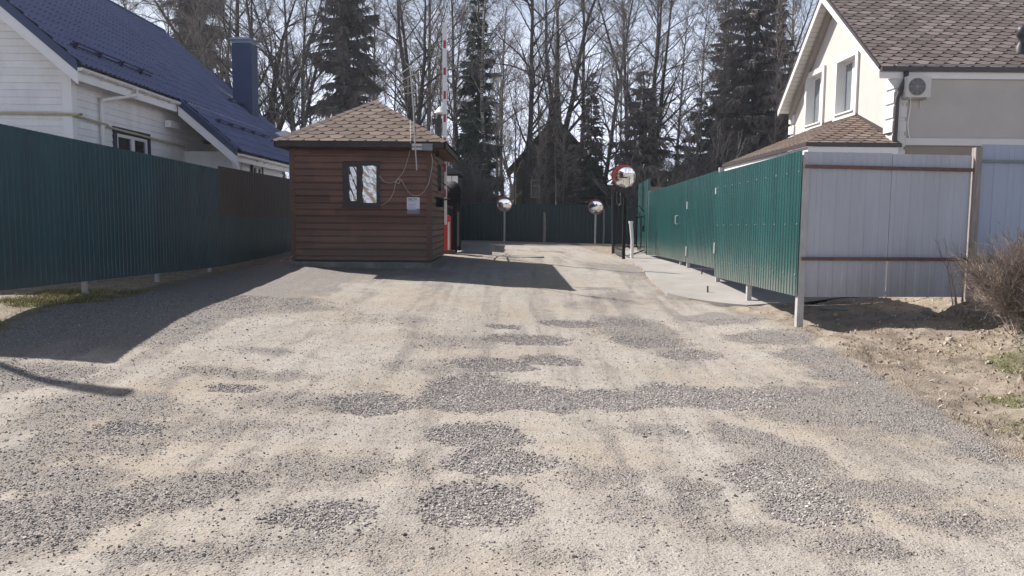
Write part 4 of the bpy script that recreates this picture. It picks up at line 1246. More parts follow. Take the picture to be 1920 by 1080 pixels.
# gable wall: boards cut to the slope
b = MB()
z = math.floor(zb0 / .14) * .14
while z < rzl - .1:
    xr = min(hX, ex_ - max(0, (z + .14 - (ezl - .05))) / slope) if z + .14 > ezl - .05 else hX
    xl = 2 * rXl - xr
    pr = [(z, 0), (z, .022), (z + .005, .022), (z + .125, .008), (z + .128, .004), (z + .128, 0), (z + .14, 0)]
    V = [(xl, HYL - o, zz) for zz, o in pr] + [(xr, HYL - o, zz) for zz, o in pr]
    n = len(pr)
    b.add(V, [(i, n + i, n + i + 1, i + 1) for i in range(n - 1)] + [tuple(range(n)), tuple(range(2 * n - 1, n - 1, -1))])
    z += .14
b.build('wall', M['white_siding'], wh)
b = MB(); b.box((hX - .145, HYL - .04, zb0), (hX + .026, HYL - .023, ezl + .12)); b.box((hX + .024, HYL - .039, zb0), (hX + .042, HYL + .13, ezl + .12)); b.build('corner_board', M['white_paint'], wh)
# porch bump wall
b = MB()
bx = -7.2
siding_wall(b, (bx, 20.6), (bx, 24.1), zb0, lowZ + .12, (1, 0), .14, [], .022, .012, 'lap')
siding_wall(b, (hX, 20.6), (bx, 20.6), zb0, lowZ + .12, (0, -1), .14, [], .022, .012, 'lap')
b.build('wall', M['white_siding'], wh)
# roof: stepped wave metal tiles
def tile_roof(b, y0, y1, xe, ze, xr_, zr, step=.35, wave=.18, wh_=.045):
    L = math.hypot(xr_ - xe, zr - ze)
    d = Vector((xr_ - xe, 0, zr - ze)) / L
    n = Vector((-d.z, 0, d.x)) if d.x > 0 else Vector((d.z, 0, -d.x))
    if n.z < 0: n = -n
    ys_ = np.arange(y0, y1 + .001, wave / 6)
    rows = []
    s = 0
    while s < L - .001:
        e = min(L, s + step)
        rows.append((s, .030)); rows.append((e - .004, .0)); s = e
    V, F = [], []
    for (s, l) in rows:
        for y in ys_:
            wv = (math.cos(2 * math.pi * (y - y0) / wave) * .5 + .5) ** 1.5 * wh_
            p = Vector((xe, y, ze)) + d * s + n * (l + wv)
            V.append(p)
    m = len(ys_)
    for i in range(len(rows) - 1):
        for k in range(m - 1):
            F.append((i * m + k, i * m + k + 1, (i + 1) * m + k + 1, (i + 1) * m + k))
    b.add(V, F)
RY0 = 14.95
b = MB()
tile_roof(b, RY0, YE, ex_ + .06, ezl + .02, rXl, rzl + .07)
tile_roof(b, RY0 + .18 * math.ceil((Y19 - RY0) / .18), YE, lowX + .06, lowZ + .02, ex_ + .09, ezl + .012)
rfm = b.build('roof', M['navy_roof'], wh, angle=35)
b = MB()   # far slope and underside
b.add([(rXl, RY0, rzl + .07), (rXl, YE, rzl + .07), (2 * rXl - ex_ - .1, YE, ezl), (2 * rXl - ex_ - .1, RY0, ezl)], [(0, 1, 2, 3)])
b.build('roof_back', M['navy_roof'], wh)
b = MB()
b.add([(rXl, RY0 + .03, rzl - .12), (ex_, RY0 + .03, ezl - .12), (ex_, YE - .03, ezl - .12), (rXl, YE - .03, rzl - .12), (2 * rXl - ex_, RY0 + .03, ezl - .12), (2 * rXl - ex_, YE - .03, ezl - .12)], [(0, 3, 2, 1), (0, 4, 5, 3)])
b.add([(ex_, Y19 + .03, ezl - .12), (lowX, Y19 + .03, lowZ - .12), (lowX, YE - .03, lowZ - .12), (ex_, YE - .03, ezl - .12)], [(0, 3, 2, 1)])
b.build('soffit', M['white_paint'], wh)
b = MB(); b.tube([(rXl, RY0 - .02, rzl + .10), (rXl, YE + .02, rzl + .10)], .07, 10); b.build('ridge_cap', M['navy_metal'], rfm)
# bargeboards: white board below, navy metal strip above
def barge(y, xa_, za_, xb_, zb2):
    b = MB()
    A, B = Vector((xa_, y, za_)), Vector((xb_, y, zb2))
    d = Vector((0, 0, 1))
    b.prism([A + d * -.03, B + d * -.03, B + d * -.34, A + d * -.34], (0, .03, 0)); b.build('bargeboard', M['white_paint'], wh)
    b = MB()
    b.prism([A + Vector((0, -.012, .085)), B + Vector((0, -.012, .085)), B + Vector((0, -.012, -.10)), A + Vector((0, -.012, -.10))], (0, .011, 0))
    b.prism([A + Vector((0, -.012, .088)), B + Vector((0, -.012, .088)), B + Vector((0, .12, .10)), A + Vector((0, .12, .10))], (0, 0, .012)); b.build('barge_trim', M['navy_metal'], wh)
barge(RY0 - .03, ex_ + .03, ezl, rXl, rzl)
barge(RY0 - .03, 2 * rXl - ex_ - .1, ezl, rXl, rzl)
barge(Y19 - .03, lowX + .03, lowZ, ex_ + .03, ezl)
# fascia, gutters, brackets
def gutter(x, z, y0, y1):
    b = MB()
    n = 8
    V, F = [], []
    for y in (y0, y1):
        for k in range(n + 1):
            a = math.pi + math.pi * k / n
            V.append((x + .065 + .062 * math.cos(a), y, z - .01 + .062 * math.sin(a)))
        for k in range(n, -1, -1):
            a = math.pi + math.pi * k / n
            V.append((x + .065 + .056 * math.cos(a), y, z - .01 + .056 * math.sin(a)))
    m = 2 * n + 2
    for k in range(m): F.append((k, (k + 1) % m, m + (k + 1) % m, m + k))
    for c in (0, m):
        F.append(tuple(range(c, c + n + 1)) if c == 0 else tuple(range(c + n, c - 1, -1)))
    b.add(V, F); g = b.build('gutter', M['white_pvc'], wh)
    b = MB(); y = y0 + .25
    while y < y1:
        b.tube([(x, y, z - .10), (x + .03, y, z - .095), (x + .10, y, z - .07), (x + .135, y, z - .005)], .012, 5); y += .62
    b.build('gutter_bracket', M['white_pvc'], g)
gutter(ex_ + .0, ezl - .02, RY0 - .02, Y19 - .05)
gutter(lowX + .0, lowZ - .02, Y19 + .02, YE)
b = MB(); b.box((ex_ - .03, RY0, ezl - .26), (ex_ - .005, Y19, ezl - .01)); b.box((lowX - .03, Y19, lowZ - .22), (lowX - .005, YE, lowZ - .01)); b.build('fascia', M['white_paint'], wh)
# downpipe
b = MB()
dy = atx(166, 200, hX).y + .35
b.tube([(ex_ + .065, dy + .75, ezl - .08), (ex_ + .065, dy + .75, ezl - .20), (hX + .09, dy, ezl - .42), (hX + .09, dy, ezl - .55), (hX + .09, dy, zb0)], .045, 10); b.build('downpipe', M['white_pvc'], wh, smooth=True)
# window on the side wall
def house_window_x(parent, X, y0, y1, z0, z1, nx_, trim_m, tw=.13, split=.5):
    b = MB(); s = nx_
    xo, xi = X + s * .045, X + s * .0
    b.box((xi, y0, z0), (xo, y0 + tw, z1)); b.box((xi, y1 - tw, z0), (xo, y1, z1)); b.box((xi, y0 + tw, z1 - tw), (xo, y1 - tw, z1)); b.box((xi, y0 + tw, z0), (xo, y1 - tw, z0 + tw))
    w_ = b.build('window', trim_m, parent)
    b = MB(); a, c, e, f = y0 + tw, y1 - tw, z0 + tw, z1 - tw
    m_ = a + (c - a) * split
    x1_, x2_ = X - s * .03, X + s * .03
    for (p, q) in ((a, m_), (m_, c)):
        b.box((x1_, p, e), (x2_, p + .07, f)); b.box((x1_, q - .07, e), (x2_, q, f)); b.box((x1_, p + .07, f - .07), (x2_, q - .07, f)); b.box((x1_, p + .07, e), (x2_, q - .07, e + .07))
    b.build('frame', M['white_pvc'], w_)
    b = MB(); b.box((X - s * .02, a + .06, e + .06), (X - s * .005, m_ - .06, f - .06)); b.build('pane', M['dark_glass'], w_)
    b = MB(); b.box((X - s * .02, m_ + .06, e + .06), (X - s * .005, c - .06, f - .06)); b.build('pane', M['dark_glass'], w_)
    return w_
house_window_x(wh, hX, wyl[0], wyl[1], wtop - 1.35, wtop, 1, M['navy_trim'], .14, .52)
sw0, sw1 = atx(468, 320, bx), atx(489, 320, bx)
zz = atx(470, 303, bx).z
house_window_x(wh, bx + .03, sw0.y, sw1.y, zz - 1.1, zz, 1, M['navy_trim'], .09, .5)
# awning bracket arm and floodlights
b = MB(); q = atx(460, 302, bx); q2 = atx(482, 303, bx + .3); b.tube([q, q2], .03, 6); b.build('awning_arm', M['dark_metal'], wh)
b = MB(); q = atx(391, 267, hX + .12); b.box((hX + .02, q.y - .14, q.z - .04), (hX + .22, q.y + .16, q.z + .035)); b.build('floodlight', M['dark_metal'], wh)
# porch posts and beam
for y in (19.75, 25.0, 28.2):
    b = MB(); b.box((lowX - .24, y - .07, zb0), (lowX - .09, y + .08, lowZ - .10)); b.build('porch_post', M['white_paint'], wh)
b = MB(); b.box((ex_ - .35, Y19 + .05, ezl - .62), (ex_ - .2, Y19 + .55, ezl - .45)); b.build('beam_end', M['white_paint'], wh)
# gas pipe
b = MB()
zp = at(60, 213, HYL - .1).z
zq = atx(420, 276, hX).z
b.tube(curve([(-14, HYL - .1, zp + .01), (hX - .2, HYL - .1, zp), (hX + .08, HYL - .08, zp - .02), (hX + .1, HYL + .3, zp - .03), (hX + .1, dy - .1, zp - .05), (hX + .16, dy + .05, zp - .07), (hX + .1, dy + .3, zp - .10), (hX + .1, 18, zp - .12), (hX + .1, 20.4, zp - .16)], 5), .025, 7); b.build('gas_pipe', M['gas_pipe'], wh, smooth=True)
# snow guards
def snow_guard(y0, y1, up):
    d = Vector((-1, 0, slope)).normalized(); n = Vector((slope, 0, 1)).normalized()
    b = MB()
    base = Vector((ex_, 0, ezl + .05)) + d * up
    for h in (.10, .17):
        b.tube([base + n * h + Vector((0, y0, 0)), base + n * h + Vector((0, y1, 0))], .014, 6)
    y = y0 + .15
    while y < y1:
        b.prism([base + n * .03 + d * .16 + Vector((0, y, 0)), base + n * .03 - d * .06 + Vector((0, y, 0)), base + n * .2 - d * .02 + Vector((0, y, 0))], (0, .03, 0)); y += .9
    b.build('snow_guard', M['navy_trim'], rfm)
snow_guard(15.5, 18.9, .62)
snow_guard(20.2, 24.5, -.75)
snow_guard(25.3, 28.3, 1.25)
# chimney
cy = 26.6
cx = at(455, 200, cy).x
cw = .33
b = MB(); czt = at(455, 80, cy).z
b.box((cx - cw, cy, 4.4), (cx + cw, cy + 2 * cw, czt)); ch = b.build('chimney', M['navy_metal'], wh)
b = MB()
b.box((cx - cw + .06, cy + .06, czt), (cx + cw - .06, cy + 2 * cw - .06, czt + .1))
b.prism([(cx - cw - .1, cy - .1, czt + .10), (cx + cw + .1, cy - .1, czt + .10), (cx + cw - .1, cy - .1, czt + .16), (cx - cw + .1, cy - .1, czt + .16)], (0, 2 * cw + .2, 0)); b.build('chimney_cap', M['grey_sheet_blue'], ch)
b = MB(); q = at(518, 243, 25.6); b.prism([(q.x - .05, 25.6, q.z - .1), (q.x + .35, 25.6, q.z - .32), (q.x + .3, 25.6, q.z - .02)], (0, .8, 0)); b.build('roof_hatch', M['white_pvc'], rfm)
# box the interior so that no light leaks through
b = MB(); b.box((2 * rXl - hX, HYL + .01, zb0), (hX - .03, YE - .42, ezl - .15)); b.build('inner_wall', M['white_paint'], wh)

# street lamp left of the frame: its shadow lies on the road
tip = gp(232, 736)
sl_h = 5.6
sl_H = g1(-8, 11) + sl_h + .08 - tip.z
lampx, lampy = tip.x - SHX * sl_H - .7, tip.y - SHY * sl_H + .18
sl = thing('street_lamp', (lampx - 1.0, lampy + .7, g1(-8, lampy)), 'grey street lamp whose shadow reaches across the road at the left edge', 'street lamp')
b = MB(); zb_l = g1(-8, lampy)
base_l = Vector((lampx, lampy, 0))
b.tube([(lampx - .0, lampy, zb_l - .3), (lampx, lampy, zb_l + sl_h * .5), (lampx, lampy, zb_l + sl_h - .1)], [.075, .06, .05], 10); b.build('pole', M['galv'], sl)
b = MB(); b.tube([(lampx, lampy, zb_l + sl_h - .25), (lampx + .2, lampy - .05, zb_l + sl_h + .02), (lampx + .7, lampy - .18, zb_l + sl_h + .08)], [.045, .09, .12], 10); b.build('lamp_head', M['grey_plate'], sl)

# ------------------------------------------------------------------ beige house on the right
rh = thing('beige_house', (14, 25, g1(8, 25)), 'beige rendered house with white quoins and a brown shingle roof', 'house')
WX, OX = 10.6, 10.1
FY = 21.75
ye0, ye1 = atx(1649, 124, OX).y, atx(1458, 210, OX).y
rz0 = (atx(1649, 122, OX).z + atx(1458, 208, OX).z) / 2
apr = atx(1541, -14, OX)
ry, rzz = apr.y, apr.z
print('house', ye0, ye1, ry, atx(1649, 124, OX).z, atx(1458, 210, OX).z, rzz)
XE = 24.0
BYW = ye1 - (FY - ye0)
zbase = .1
b = MB()   # gable wall with openings as recessed windows
gw = [(WX, FY), (WX, BYW)]
win = []
for (ua, ub, vt, vb) in ((1574, 1608, 104, 214), (1517, 1545, 134, 236)):
    A, B = atx(ub, vt, WX), atx(ua, vt, WX)
    zt2 = (atx(ub, vt - 2, WX).z + atx(ua, vt + 14, WX).z) / 2
    zb2 = (atx(ub, vb - 8, WX).z + atx(ua, vb, WX).z) / 2
    win.append((A.y, B.y, zb2, zt2))
def slope_z(y): return rz0 - .05 + (rzz - rz0) * (1 - abs(y - ry) / ((ry - ye0) if y < ry else (ye1 - ry)))
ys_b = sorted(set([FY, BYW, ry] + [w_[0] for w_ in win] + [w_[1] for w_ in win]))
for a, c in zip(ys_b[:-1], ys_b[1:]):
    hole = [w_ for w_ in win if w_[0] <= a + 1e-6 and w_[1] >= c - 1e-6]
    if hole:
        _, _, z0_, z1_ = hole[0]
        b.add([(WX, a, zbase), (WX, c, zbase), (WX, c, z0_), (WX, a, z0_)], [(0, 1, 2, 3)])
        b.add([(WX, a, z1_), (WX, c, z1_), (WX, c, slope_z(c)), (WX, a, slope_z(a))], [(0, 1, 2, 3)])
    else:
        b.add([(WX, a, zbase), (WX, c, zbase), (WX, c, slope_z(c)), (WX, a, slope_z(a))], [(0, 1, 2, 3)])
b.build('wall', M['stucco'], rh)
zband = at(1780, 262, FY).z
b = MB(); b.box((WX + .001, FY, zband), (XE, FY + .3, rz0 + .1)); b.build('wall', M['stucco'], rh)
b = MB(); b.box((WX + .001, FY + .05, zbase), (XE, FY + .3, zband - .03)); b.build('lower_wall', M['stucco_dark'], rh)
b = MB(); zb3 = at(1780, 273, FY).z; b.box((WX + .335, FY - .06, zb3), (XE, FY + .02, zband + .03)); b.build('string_course', M['stucco_white'], rh)
b = MB(); b.box((WX + .31, FY + 1, zbase), (XE, BYW, rz0)); b.build('inner_wall', M['stucco'], rh)
# windows
for (y0, y1, z0, z1) in win:
    b = MB(); tw = .17; x0_, x1_ = WX - .07, WX + .0
    b.box((x0_, y0 - tw, z0 - tw), (x1_, y0, z1 + tw)); b.box((x0_, y1, z0 - tw), (x1_, y1 + tw, z1 + tw)); b.box((x0_, y0, z1), (x1_, y1, z1 + tw)); b.box((x0_, y0, z0 - tw), (x1_, y1, z0))
    b.box((x0_ - .05, y0 - .02, z0 - .03), (x0_, y1 + .02, z0 + .015))
    w_ = b.build('window', M['stucco_white'], rh)
    b = MB()
    b.add([(WX, y0, z0), (WX + .25, y0, z0), (WX + .25, y0, z1), (WX, y0, z1)], [(0, 1, 2, 3)]); b.add([(WX, y1, z0), (WX + .25, y1, z0), (WX + .25, y1, z1), (WX, y1, z1)], [(3, 2, 1, 0)])
    b.add([(WX, y0, z0), (WX, y1, z0), (WX + .25, y1, z0), (WX + .25, y0, z0)], [(0, 1, 2, 3)]); b.add([(WX, y0, z1), (WX, y1, z1), (WX + .25, y1, z1), (WX + .25, y0, z1)], [(3, 2, 1, 0)])
    b.build('reveal', M['stucco_white'], w_)
    b = MB(); xf = WX + .18; ym = (y0 + y1) / 2
    for (p, q) in ((y0, ym), (ym, y1)):
        b.box((xf, p, z0), (xf + .06, p + .075, z1)); b.box((xf, q - .075, z0), (xf + .06, q, z1)); b.box((xf, p + .075, z0), (xf + .06, q - .075, z0 + .08)); b.box((xf, p + .075, z1 - .08), (xf + .06, q - .075, z1))
    b.build('frame', M['white_pvc'], w_)
    for (p, q) in ((y0, ym), (ym, y1)):
        b = MB(); b.box((xf + .03, p + .06, z0 + .06), (xf + .04, q - .06, z1 - .06)); b.build('pane', M['pale_glass'], w_)
# quoins
z = zband - 1.0
while z < rz0 - .25:
    b = MB(); b.box((WX - .06, FY - .06, z), (WX + .33, FY + .47, z + .30)); b.box((WX - .02, FY - .02, z + .3001), (WX + .30, FY + .44, z + .3999)); b.build('quoin', M['stucco_white'], rh)
    if z < rz0 - .5:
        b = MB(); b.box((WX - .06, BYW - .47, z), (WX + .3, BYW + .06, z + .30)); b.build('quoin', M['stucco_white'], rh)
    z += .40
# roof
b = MB()
shingles(b, [(OX, ye0, rz0 + .02), (XE + .4, ye0, rz0 + .02), (XE + .4, ry, rzz + .02), (OX, ry, rzz + .02)], .43, .215, .55, 21, .012)
rr_ = b.build('roof', M['shingle_grey'], rh)
b = MB(); b.add([(OX, ry, rzz + .02), (XE, ry, rzz + .02), (XE, ye1, rz0 + .02), (OX, ye1, rz0 + .02)], [(3, 2, 1, 0)], .4); b.build('roof_back', M['shingle_grey'], rh)
b = MB()
for (yy, s) in ((ye0, 1), (ye1, -1)):
    b.add([(OX + .02, yy, rz0 - .16), (OX + .02, ry, rzz - .16), (WX + .02, ry, rzz - .16), (WX + .02, yy, rz0 - .16)], [(0, 1, 2, 3)])
b.add([(OX + .02, ye0, rz0 - .16), (XE, ye0, rz0 - .16), (XE, FY + .02, rz0 - .16), (OX + .02, FY + .02, rz0 - .16)], [(3, 2, 1, 0)])
b.build('soffit', M['soffit'], rh)
b = MB()   # soffit board joints as real narrow battens
n = 26
for k in range(1, n):
    t_ = k / n
    A = Vector((OX + .03, lerp(ye1, ry, t_), lerp(rz0, rzz, t_) - .165)); b.beam(A, A + Vector((.46, 0, 0)), .008, .008)
b.build('soffit_joint', M['grey_plate'], rh)
for (yy) in (ye0, ye1):
    b = MB(); b.prism([(OX, yy, rz0 - .02), (OX, ry, rzz - .02), (OX, ry, rzz - .30), (OX, yy, rz0 - .26)], (.03, 0, 0)); b.build('bargeboard', M['white_pvc'], rh)
    b = MB(); b.prism([(OX - .015, yy, rz0 + .05), (OX - .015, ry, rzz + .05), (OX - .015, ry, rzz - .05), (OX - .015, yy, rz0 - .05)], (.05, 0, 0)); b.build('barge_trim', M['brown_gutter'], rh)
b = MB(); b.prism([(WX - .16, ye1 - .25, rz0 - .17), (WX - .16, ry, rzz - .17), (WX - .16, ry, rzz - .42), (WX - .16, ye1 - .25, rz0 - .42)], (.15, 0, 0)); b.build('frieze', M['stucco_dark'], rh)
b = MB(); b.box((OX, ye0 - .02, rz0 - .30), (XE, ye0 + .03, rz0 - .08)); b.build('fascia', M['white_pvc'], rh)
b = MB(); b.box((OX + .02, ye0 - .14, rz0 - .12), (XE, ye0 - .025, rz0 + .0)); b.build('gutter', M['brown_gutter'], rh)
b = MB()
q0 = at(1697, 130, ye0); xq = at(1683, 160, FY - .12).x
b.tube([(q0.x, ye0 - .08, rz0 - .1), (q0.x, ye0 - .08, rz0 - .3), (xq, FY - .13, rz0 - .85), (xq, FY - .13, rz0 - 1.0), (xq - .03, FY - .13, zbase)], .065, 10); b.build('downpipe', M['brown_gutter'], rh, smooth=True)
# vent pipe on the roof
vy = 22.5
vp = at(1915, 80, vy)
zr_ = rz0 + (vy - ye0) / (ry - ye0) * (rzz - rz0)
b = MB(); b.lathe([(.16, zr_ - .1), (.15, zr_ + .15), (.09, zr_ + .25), (.085, zr_ + .42), (.13, zr_ + .44), (.14, zr_ + .62), (.11, zr_ + .72), (.001, zr_ + .74)], Matrix.Translation((vp.x, vy, 0)), 16); b.build('vent_pipe', M['dark_metal'], rr_, smooth=True)
# lean-to
PY0 = 21.5
lx0 = at(1512, 272, PY0).x
lz = at(1590, 268, PY0).z
PY1 = 30.0
aw = atx(1605, 216, WX)
aw2y = PY1 - (aw.y - PY0)
L = [(lx0, PY0, lz), (WX + .12, PY0, lz), (WX - .01, aw.y, aw.z), (WX - .01, aw2y, aw.z), (lx0, PY1, lz)]
b = MB()
shingles(b, [L[0], L[1], L[2]], .38, .22, .5, 31, .014)
shingles(b, [L[4], L[0], L[2], L[3]], .38, .22, .5, 32, .014)
b.build('porch_roof', M['shingle_brown'], rh)
b = MB(); b.beam(L[2], (WX + .0, PY0 + .28, lz + .24), .05, .12); b.beam(L[2], L[3], .05, .12); b.build('flashing', M['brown_gutter'], rh)
b = MB(); b.box((lx0 - .02, PY0 - .02, lz - .10), (WX + .14, PY0 + .05, lz + .0)); b.box((lx0 - .02, PY0 + .05, lz - .10), (lx0 + .05, PY1, lz + .0)); b.build('porch_gutter', M['brown_gutter'], rh)
b = MB(); b.box((lx0 + .06, PY0 + .03, lz - .30), (WX + .06, PY0 + .08, lz - .105)); b.box((lx0 + .06, PY0 + .08, lz - .30), (lx0 + .1, PY1 - .05, lz - .105)); b.build('porch_fascia', M['white_pvc'], rh)
b = MB(); b.box((lx0 + .4, PY0 + .4, zbase), (WX - .002, PY1 - .4, lz - .12)); b.build('porch_wall', M['stucco'], rh)
b = MB(); b.box((lx0 + .101, PY0 + .09, lz - .20), (WX, PY1 - .06, lz - .19)); b.build('porch_soffit', M['white_pvc'], rh)
# air conditioner
ay = FY - .36
a0, a1 = at(1700, 182, ay), at(1747, 143, ay)
ac = thing('air_conditioner', ((a0.x + a1.x) / 2, ay, a0.z), 'white outdoor air conditioner unit on the beige house wall', 'air conditioner')
b = MB(); b.box((a0.x, ay, a0.z), (a1.x, ay + .30, a1.z)); b.build('casing', M['soffit'], ac)
fc = Vector((lerp(a0.x, a1.x, .42), ay - .004, (a0.z + a1.z) / 2)); fr_ = (a1.z - a0.z) * .42
b = MB(); b.lathe([(fr_, .0), (fr_ * .97, .006), (.001, .006)], Matrix.Translation(fc + Vector((0, .002, 0))) @ Matrix.Rotation(R(90), 4, 'X'), 28); gr = b.build('fan', M['fan_dark'], ac)
b = MB()
for k in range(1, 6):
    rr2 = fr_ * k / 5.5
    b.tube([fc + Vector((rr2 * math.cos(a), -.012, rr2 * math.sin(a))) for a in np.linspace(0, 2 * math.pi, 25)], .004, 4)
for k in range(8):
    a = k * math.pi / 4; b.tube([fc + Vector((0, -.012, 0)), fc + Vector((fr_ * math.cos(a), -.012, fr_ * math.sin(a)))], .004, 4)
b.build('grille', M['light_plate'], gr)
for f in (.12, .85):
    b = MB(); x = lerp(a0.x, a1.x, f); b.box((x - .02, ay - .05, a0.z - .05), (x + .02, FY - .001, a0.z - .002)); b.box((x - .02, FY - .03, a0.z - .25), (x + .02, FY - .002, a0.z - .051)); b.build('bracket', M['light_plate'], ac)
b = MB(); yh = FY - .04
b.tube(curve([at(1706, 180, ay + .1), at(1707, 186, yh), at(1706, 205, yh), at(1702, 230, yh), at(1703, 248, yh), at(1706, 262, yh)]), .018, 6); b.build('hose', M['white_pvc'], ac, smooth=True)

# ------------------------------------------------------------------ dark house in the wood
DY = 54.0
dh = thing('timber_house', (at(1040, 300, DY).x, DY, g1(3, 42)), 'dark steep gabled timber house among the trees behind the back fence', 'house')
A = at(1040, 222, DY); B = at(957, 318, DY); C = at(1123, 318, DY)
zg_ = g1(3, 42)
b = MB(); b.prism([(B.x + .25, DY, zg_), (C.x - .25, DY, zg_), (C.x - .25, DY, C.z), (A.x, DY, A.z - .1), (B.x + .25, DY, C.z)], (0, 8, 0)); b.build('wall', M['brown_timber'], dh)
b = MB()
for s_ in (B, C):
    d = 1 if s_ is C else -1
    b.prism([(A.x, DY - .5, A.z), (A.x, DY - .5, A.z + .16), (s_.x + d * .25, DY - .5, s_.z - .05), (s_.x + d * .25, DY - .5, s_.z - .2)], (0, 9, 0))
b.build('roof', M['dark_roofing'], dh)
b = MB(); q0, q1 = at(995, 371, DY), at(1013, 337, DY); ym = at(1000, 349, DY).z
for (u_, v_) in (((q0.x, q0.z), (q0.x + .07, q1.z)), ((q1.x - .07, q0.z), (q1.x, q1.z)), ((q0.x + .07, q0.z), (q1.x - .07, q0.z + .07)), ((q0.x + .07, q1.z - .07), (q1.x - .07, q1.z)), ((q0.x + .07, ym - .035), (q1.x - .07, ym + .035))):
    b.box((u_[0], DY - .06, u_[1]), (v_[0], DY - .001, v_[1]))
w_ = b.build('window', M['galv'], dh)
b = MB(); b.box((q0.x + .05, DY - .02, q0.z + .05), (q1.x - .05, DY - .003, q1.z - .05)); b.build('pane', M['dark_glass'], w_)
b = MB(); b.tube([at(966, 332, DY - .3), at(966, 400, DY - .3)], .07, 6); b.tube([at(956, 331, DY - .3), at(966, 335, DY - .3)], .05, 6); b.build('downpipe', M['light_plate'], dh)
# pale striped shed behind the gate
sh = thing('shed', at(850, 380, 37), 'pale board shed glimpsed between the barrier and the left gate', 'shed')
q0, q1 = at(838, 420, 37), at(859, 330, 37)
b = MB()
n = 14
for k in range(n):
    x = q1.x - .02 - k * .3; b.box((x - .27, 37, g1(-3, 37)), (x, 37.05, q1.z))
b.build('board', M['white_paint'], sh)
b = MB(); b.box((q1.x - 4, 37.06, g1(-3, 37)), (q1.x - .03, 40, q1.z - .05)); b.build('wall', M['dark_metal'], sh)
b = MB(); b.prism([(q1.x - 4.4, 36.6, q1.z), (q1.x + .1, 36.6, q1.z + .1), (q1.x + .1, 36.6, q1.z + .25), (q1.x - 4.4, 36.6, q1.z + .9)], (0, 3.8, 0)); b.build('roof', M['dark_roofing'], sh)
# lamp pole behind the hut
lp = at(823, 300, 30)
st = thing('street_lamp', (lp.x, 30, g1(lp.x, 30)), 'dark wooden pole with a pale cone lamp rising behind the hut roof', 'street lamp')
b = MB(); b.tube([(lp.x, 30, g1(lp.x, 30) - .2), (lp.x, 30, at(823, 216, 30).z)], [.11, .085], 8); b.build('pole', M['bark_dark'], st)
b = MB(); c = at(826, 207, 29.8); b.lathe([(.02, .14), (.06, .12), (.26, -.10), (.25, -.11), (.05, .08)], Matrix.Translation(c), 16); b.build('lamp_shade', M['white_paint'], st)
b = MB(); b.box((lp.x - .25, 29.85, at(823, 228, 30).z - .1), (lp.x + .12, 30.1, at(823, 228, 30).z + .1)); b.tube([(lp.x - .1, 29.85, at(823, 228, 30).z), (lp.x - .1, 29.85, at(823, 252, 30).z)], .05, 6); b.build('fuse_box', M['dark_metal'], st)

# ------------------------------------------------------------------ trees
def tubes_np(polys, sides):
    """polys: list of (pts (k,3), radii (k,)) all same k -> verts, quads"""
    P = np.array([p for p, _ in polys]); Rr = np.array([r for _, r in polys])
    N, K, _ = P.shape
    T = np.empty_like(P)
    T[:, 1:-1] = P[:, 2:] - P[:, :-2]; T[:, 0] = P[:, 1] - P[:, 0]; T[:, -1] = P[:, -1] - P[:, -2]
    T /= np.linalg.norm(T, axis=-1, keepdims=True) + 1e-9
    ref = np.where(np.abs(T[:, :1, 2:3]) < .8, np.array([0, 0, 1.0]), np.array([1.0, 0, 0]))
    a = np.cross(T, np.broadcast_to(ref, T.shape)); a /= np.linalg.norm(a, axis=-1, keepdims=True) + 1e-9
    b = np.cross(T, a)
    ang = np.arange(sides) * 2 * np.pi / sides
    V = P[:, :, None] + (a[:, :, None] * np.cos(ang)[:, None] + b[:, :, None] * np.sin(ang)[:, None]) * Rr[:, :, None, None]
    idx = np.arange(N * K * sides).reshape(N, K, sides)
    nxt = np.roll(idx, -1, 2)
    Q = np.stack([idx[:, :-1], nxt[:, :-1], nxt[:, 1:], idx[:, 1:]], -1).reshape(-1, 4)
    return V.reshape(-1, 3), Q
def merge(parts):
    V, Q, o = [], [], 0
    for v, q in parts:
        V.append(v); Q.append(q + o); o += len(v)
    return np.concatenate(V), np.concatenate(Q)
def build_polys(by):
    parts = []
    for (k, s), L in by.items():
        if L: parts.append(tubes_np(L, s))
    return merge(parts)

def grow(r, p, d, L, rad, k, up, wander, tip=.25):
    pts, rs = [p], [rad]
    seg = L / (k - 1)
    for i in range(1, k):
        d = d + r.normal(0, wander, 3) + np.array([0, 0, up])
        d = d / np.linalg.norm(d)
        p = p + d * seg
        pts.append(p); rs.append(rad * (1 - (1 - tip) * i / (k - 1)))
    return np.array(pts), np.array(rs)
def sidedir(r, d, ang):
    a = np.cross(d, r.normal(0, 1, 3)); a /= np.linalg.norm(a) + 1e-9
    return d * math.cos(ang) + a * math.sin(ang)

